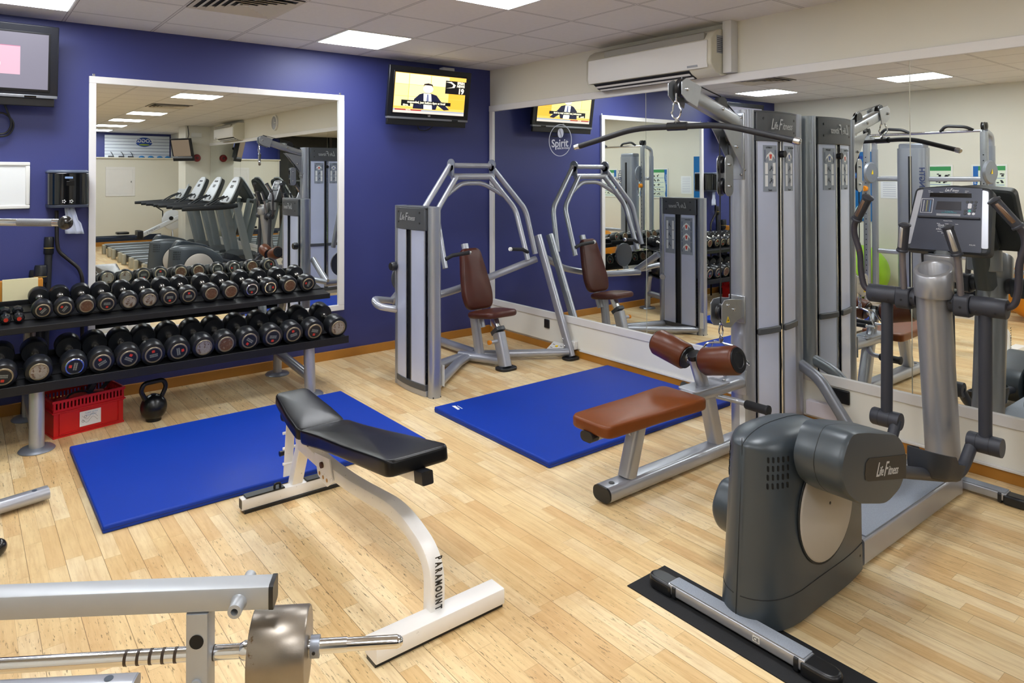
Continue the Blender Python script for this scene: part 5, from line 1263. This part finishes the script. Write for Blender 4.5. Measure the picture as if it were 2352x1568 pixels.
# axle barrels, clamps, swinging arms
for s_ in (-1, 1):
    y0 = YE+s_*.075
    MB().lathe([(.046, 0), (.046, .06)], (-.45, y0, 1.005), (0, s_, 0), 30).build('axle_barrel', ellG, t)
    MB().lathe([(.048, 0), (.050, .004), (.050, .140), (.046, .146), (.02, .147)], (-.45, YE+s_*.17, 1.005), (0, s_, 0), 30).build('axle_barrel', ellG, t)
    MB().loft([[Vector((-.45+a, YE+s_*y, 1.0+b)) for a, b in rrect(.112, .115, .035, 5)] for y in (.10, .168)]).build('clamp', ellG, t, .006)
    bolts([(-.507, YE+s_*.135, .995)], (-1, 0, 0), .006, .001, t, black, 'screw_hole')
    bolts([(-.497, YE+s_*.09, 1.01), (-.5, YE+s_*.2, .985), (-.5, YE+s_*.28, .985)], (-1, 0, 0), .006, .001, t, black, 'screw_hole')
    MB().tube(fil([(-.478, YE+s_*.130, 1.05), (-.505, YE+s_*.128, 1.24), (-.55, YE+s_*.095, 1.41)], .06), .0155, 16).build('fixed_handle', M('handle_worn', '7d7779', .35, .5, .1, 20), t)
    a, b = Vector((-.508, YE+s_*.126, 1.255)), Vector((-.551, YE+s_*.095, 1.415)); d = (b-a).normalized()
    MB().lathe([(.018, 0), (.028, .003), (.028, .012), (.024, .016), (.025, .148), (.029, .150), (.029, .158), (.012, .165)], a, d, 22).build('grip', ellG, t)
    MB().lathe([(.014, .024), (.0155, .026), (.0155, .138), (.014, .140)], a+Vector((-.0115, s_*.003, .003)), d, 22).build('pulse_plate', M('grip_steel', 'd2d2d2', .28, .8), t)
    hp = fil([(-.45, YE+s_*.30, 1.005), (-.45, YE+s_*.345, 1.03), (-.452, YE+s_*.362, 1.12), (-.455, YE+s_*.36, 1.22), (-.46, YE+s_*.392, 1.33), (-.47, YE+s_*.385, 1.39), (-.53, YE+s_*.285, 1.545)], .05, 6)
    MB().tube(hp, .0158, 16).build('moving_handle', M('handle_dark', '3d3a41', .45, .2, .25, 26, dirt=.6, dscale=18, dcol='5c3a30'), t)
    a, b = Vector((-.478, YE+s_*.372, 1.41)), Vector((-.532, YE+s_*.282, 1.55)); d = (b-a).normalized()
    MB().lathe([(.018, 0), (.028, .003), (.028, .012), (.024, .016), (.025, .158), (.031, .162), (.031, .168), (.012, .176)], a, d, 22).build('grip', ellG, t)
    MB().lathe([(.014, .03), (.0155, .032), (.0155, .143), (.014, .145)], a+Vector((-.0115, 0, .003)), d, 22).build('pulse_plate', M('pulse_brown', '8a7464', .3, .7), t)
    yl = YE+s_*.225
    MB().tube([(-.45, yl, 1.0), (-.47, yl, .33)], .0285, 22).build('swing_arm', ellG, t)
    MB().lathe([(.046, 0), (.047, .005), (.047, .135), (.043, .142), (.01, .144)], (-.47, yl-.07, .325), Y_, 30).build('lower_joint', ellG, t)
    for dy_ in (-.025, .03): MB().lathe([(.0474, 0), (.0474, .002)], (-.47, yl+dy_, .325), Y_, 30).build('joint_line', M('seam_dark', '15181b', .7), t)
    zc = .48 if s_ < 0 else .12
    MB().tube(fil([(-.475, YE+s_*.175, .325), (-.60, YE+s_*.165, .20+.0), (-.75, YE+s_*.16, .215), (-1.62, YE+s_*.185, zc)], .08), .027, 18).build('pedal_arm', ellG, t)
    px = -.98; pz = .30 if s_ < 0 else .185; sl = (.305 if s_ < 0 else -.11)
    # pedal tray with raised rim
    pu = nrm((-1, 0, sl)); pn = Vector((sl, 0, 1)).normalized(); po = Vector((-.70, YE+s_*.155, .245 if s_ < 0 else .24))
    oo = outl([(0, -.06), (0, .06), (.30, .085), (.40, .05), (.40, -.05), (.30, -.085)], .04, 4)
    cxp = sum(a for a, b in oo)/len(oo); rr_ = []
    for k_, h in ((.80, -.055), (.92, -.045), (1.0, .0), (1.04, .058), (.98, .060), (.92, .012), (.3, .010)):
        rr_.append([po+pu*(cxp+(a-cxp)*k_)+Y_*(b*k_)+pn*(h if not (a < .18 and h > .05) else h*.45) for a, b in oo])
    MB().loft(rr_).build('pedal', M('pedal_black', '23272e', .55, 0, .1, 30), t, ang_=50)
# console
c0_ = Vector((-.338, YE-.012, 1.252)); cu2 = nrm((.125, 0, .335)); cr2 = Vector((0, -1, 0)); cn = cr2.cross(cu2)
def cq(a, b, d=0): return c0_+cr2*(a*1.07)+cu2*(b*1.05)+cn*d
def cslab(nm, pts, d0, d1, mat, bev=0): return MB().loft([[cq(a, b, d) for a, b in pts] for d in (d0, d1)]).build(nm, mat, t, bev)
CW = .178
cslab('console_body', outl([(-CW-.01, .0), (-CW+.008, .35), (0, .368), (CW-.008, .35), (CW+.01, .0)], .03, 5), -.075, 0, M('console_back', '2b2f33', .5), .012)
cslab('side_strip', outl([(-CW-.003, .03), (-CW+.022, .33), (-CW+.05, .338), (-CW+.026, .03)], .008, 3), -.02, .006, silver, .004)
cslab('side_strip', outl([(CW+.003, .03), (CW-.022, .33), (CW-.05, .338), (CW-.026, .03)], .008, 3), -.02, .006, silver, .004)
scM = M('console_slate', '3d4355', .4)
cslab('face_panel', [(-CW+.026, .008), (-CW+.05, .345), (0, .352), (CW-.05, .345), (CW-.026, .008)], 0, .004, scM)
cslab('lower_panel', [(-.155, .012), (-.145, .175), (.145, .175), (.155, .012)], .004, .0055, M('console_dark', '2b3042', .4))
cslab('reading_ledge', outl([(-.135, .178), (-.135, .188), (.135, .188), (.135, .178)], .004), .004, .018, ellG, .003)
cslab('display', [(-.095, .295), (-.095, .318), (.085, .318), (.088, .295)], .004, .006, glassBlk)
cslab('display', [(-.062, .226), (-.058, .272), (.046, .272), (.05, .226)], .004, .006, M('display_dots', '120f1e', .3))
W2 = M('print_white', 'd8dae0', .5)
mb = MB()
for a0, b0, a1_, b1_ in ((-.130, .208, -.128, .285), (-.078, .208, -.076, .285), (-.130, .284, -.076, .286), (-.130, .207, -.076, .209)):
    mb.loft([[cq(a, b, d) for a, b in ((a0, b0), (a1_, b0), (a1_, b1_), (a0, b1_))] for d in (.0042, .0048)])
mb.build('chart_outline', W2, t, smooth=False)
for col, ax_ in (('d8dae0', -.118), ('b9b560', -.103), ('5f9ad0', -.088)):
    mb = MB()
    for k_ in range(9): mb.loft([[cq(a, b, d) for a, b in ((ax_-.002, .215+k_*.007), (ax_+.002, .215+k_*.007), (ax_+.002, .219+k_*.007), (ax_-.002, .219+k_*.007))] for d in (.0042, .0048)])
    mb.build('chart_scale', M('scale_'+col, col, .5), t, smooth=False)
for i, (a, b, m_) in enumerate(((.072, .272, inkD), (.09, .272, inkD), (.108, .272, inkD), (.106, .256, inkD), (.106, .24, inkD), (.068, .224, inkD), (.086, .224, M('button_teal', '3fa59d', .5)), (.104, .224, inkD), (.068, .209, inkD), (.086, .209, W2), (.104, .209, W2))):
    MB().lathe([(.0075, 0), (.007, .002)], cq(a, b, .004), cn, 16).build('button', m_, t)
cslab('rocker_button', outl([(.077, .236), (.077, .264), (.093, .264), (.093, .236)], .006), .004, .0065, W2)
lf_logo(.020, cq(0, .334, .0046), cr2, cu2, t, W2)
for s__, a, b, z_ in (('Level', -.10, .330, .005), ('Heart Rate', -.093, .322, .005), ('Distance', -.045, .322, .005), ('Speed', .02, .322, .005), ('Calories', .065, .330, .005), ('Time', .062, .322, .005), ('For Quick Start', 0, .217, .006), ('Begin exercising. Press Quick Start.', 0, .211, .005),
                       ('Workout Profiles', 0, .166, .006), ('Manual', -.04, .150, .005), ('Fat Burn', -.003, .150, .005), ('Cardio', .04, .150, .005), ('Random', -.03, .132, .005), ('Heart Rate', -.03, .108, .005), ('Race', -.005, .088, .005), ('POLAR', .115, .045, .009)):
    text(s__, z_, cq(a, b, .0062), cr2, cu2, M('print_teal', '3f9aa5', .5) if 'Start' in s__ else W2, t, 'lettering', bold=.0001)
mb = MB()
for a, b in ((-.03, .139), (-.035, .118), (-.01, .098), (.02, .118)):
    for k_ in range(4): mb.loft([[cq(a-.012+k_*.007, b, d), cq(a-.006+k_*.007, b, d), cq(a-.009+k_*.007, b+.006+.002*(k_ % 2), d)] for d in (.006, .0066)])
for k_ in range(3): mb.loft([[cq(-.055, .203-k_*.004, d), cq(.05, .203-k_*.004, d), cq(.05, .2045-k_*.004, d), cq(-.055, .2045-k_*.004, d)] for d in (.0045, .005)])
mb.build('profile_icons', W2, t, smooth=False)
cslab('back_cover', outl([(-.09, .02), (-.06, .26), (.06, .26), (.09, .02)], .03), -.14, -.07, M('console_back', '2b2f33', .5), .02)

# rubber strip under the front foot
o = MB().loft([[Vector((x, y, z)) for x, y in ((-2.405, -3.885), (-2.165, -3.885), (-2.165, -4.95), (-2.405, -4.95))] for z in (0, .004)]).build('rubber_strip_mat', blackMat)
tag(o, 'narrow black rubber strip on the floor under the front foot of the elliptical', 'mat')
ell2 = copy_tree(ELL); ell2.location = (-1.3, YE-1.2, 0); ell2['label'] = 'second dark grey elliptical trainer, between the nearest one and the treadmills, in the reflection'

# ------------------------------------------------------------------ treadmills
def treadmill(yc):
    t = thing('treadmill', (-1.1, yc, 0), 'treadmill', 'treadmill', 'treadmills in a row facing the mirror wall')
    tmG = M('treadmill_grey', '7f878d', .4, .35, .05, 5); tmD = M('treadmill_dark', '2d3338', .5)
    box('deck', (-2.03, yc-.28, .12), (-.55, yc+.28, .19), tmD, t, .006)
    box('belt', (-2.05, yc-.25, .188), (-.55, yc+.25, .196), M('belt_grey', '34383c', .7), t, .002)
    for s_ in (-1, 1):
        box('side_rail', (-2.06, yc+s_*.34-.06, .14), (-.5, yc+s_*.34+.06, .215), tmG, t, .012)
        box('rear_cap', (-2.10, yc+s_*.34-.065, .0), (-2.03, yc+s_*.34+.065, .20), M('cap_cream', 'a9a594', .5), t, .012)
        MB().sweep([(-.28, yc+s_*.36, .12), (-.52, yc+s_*.30, 1.18)], rrect(.07, .14, .03), (1, 0, 0)).build('upright', tmG, t)
        MB().tube(fil([(-.50, yc+s_*.30, 1.13), (-.78, yc+s_*.33, 1.11), (-1.46, yc+s_*.33, 1.09)], .1), [.05]*1+[.045]*6+[.032], 16).build('handrail', M('rail_rubber', '1f242b', .5), t)
        MB().tube(fil([(-.95, yc+s_*.12, 1.12), (-.76, yc+s_*.10, 1.24), (-.60, yc+s_*.10, 1.30)], .05), .014, 10).build('grip_bar', M('rail_rubber', '1f242b', .5), t)
    MB().tube([(-.95, yc-.12, 1.12), (-.95, yc+.12, 1.12)], .018, 12).build('grip_bar', M('rail_rubber', '1f242b', .5), t)
    MB().loft([[Vector((x, yc+w_, z)) for w_, z in ((-.36, .05), (-.36, h), (-.2, h+.05), (.2, h+.05), (.36, h), (.36, .05))] for x, h in ((-.62, .17), (-.45, .24), (-.12, .22), (-.03, .12))]).build('motor_hood', tmD, t, .01)
    cu_t = nrm((.27, 0, .52)); cn_t = Y_.cross(cu_t)*-1; o = Vector((-.62, yc, 1.17))
    if cn_t.x > 0: cn_t = -cn_t
    pts = outl([(-.31, 0), (-.28, .3), (-.18, .54), (.18, .54), (.28, .3), (.31, 0)], .12, 6)
    MB().loft([[o+Y_*a+cu_t*b+cn_t*d for a, b in pts] for d in (0, .03)]).build('console_face', M('console_silver', 'bfc5cc', .35, .2), t, .01)
    MB().loft([[o+Y_*a*.97+cu_t*(b*.97)-cn_t*d for a, b in pts] for d in (0, .08)]).build('console_back', tmD, t, .02)
    for a, b, c_, d_ in ((-.1, .42, .1, .45), (-.06, .3, .08, .36)):
        MB().loft([[o+Y_*x+cu_t*z+cn_t*d for x, z in ((a, b), (c_, b), (c_, d_), (a, d_))] for d in (.03, .034)]).build('display', glassBlk, t)
    for a in (-.14, .14): MB().loft([[o+Y_*(a+x)+cu_t*(.07+z)+cn_t*d for x, z in rrect(.09, .08, .03, 4)] for d in (.03, .034)]).build('cup_recess', black, t)
    return t
T0 = treadmill(-7.1)
tl = ['treadmill nearest the elliptical trainers, in the reflection', 'second treadmill from the elliptical trainers, in the reflection', 'third treadmill from the elliptical trainers, in the reflection', 'treadmill farthest back, next to the rowing machine, in the reflection']
T0['label'] = tl[0]
for i, y in enumerate((-8.2, -9.27, -10.4)):
    c = copy_tree(T0); c.location = (-1.1, y, 0); c['label'] = tl[i+1]

# ------------------------------------------------------------------ rowing machine
yr = -11.8
t = thing('rowing_machine', (-1.0, yr, 0), 'white rowing machine with a round flywheel by the far partition, in the reflection', 'rowing machine')
MB().lathe([(.20, -.05), (.24, -.03), (.24, .03), (.20, .05)], (-.42, yr, .62), Y_, 40).build('flywheel', M('rower_white', 'd5dae2', .4), t)
MB().lathe([(.05, .05), (.05, .065)], (-.46, yr, .66), Y_, 24).build('hub', black, t)
MB().sweep([(-1.2, yr+.03, .24), (-.20, yr+.03, .72)], rrect(.07, .11, .02)).build('main_rail', M('rower_white', 'd5dae2', .4), t)
text('CONCEPT 2', .06, (-.86, yr+.068, .405), (-.9, 0, -.43), (-.43, 0, .9), M('print_grey', '4a4d55', .5), t)
MB().sweep([(-2.3, yr, .25), (-1.1, yr, .25)], rrect(.05, .06, .01)).build('seat_rail', M('rower_navy', '1a2a44', .4), t)
MB().loft([[Vector((-1.52+a, yr+b, z)) for a, b in rrect(.26, .3, .06)] for z in (.33, .38)]).build('seat', black, t, .01)
box('foot_rest', (-1.22, yr-.18, .2), (-1.10, yr+.18, .40), black, t, .02)
MB().tube([(-.64, yr, .48), (-.64, yr, .84), (-.86, yr, 1.0)], .014).build('monitor_arm', black, t)
MB().sphere((-.87, yr, 1.02), .06, 16, 10, (.6, 1, 1)).build('monitor', black, t)
MB().tube([(-.42, yr-.15, 0), (-.42, yr, .4), (-.42, yr+.15, 0)], .014).build('front_leg', silver, t)
MB().tube([(-2.28, yr-.15, .0), (-2.28, yr, .24), (-2.28, yr+.15, 0)], .014).build('rear_leg', silver, t)
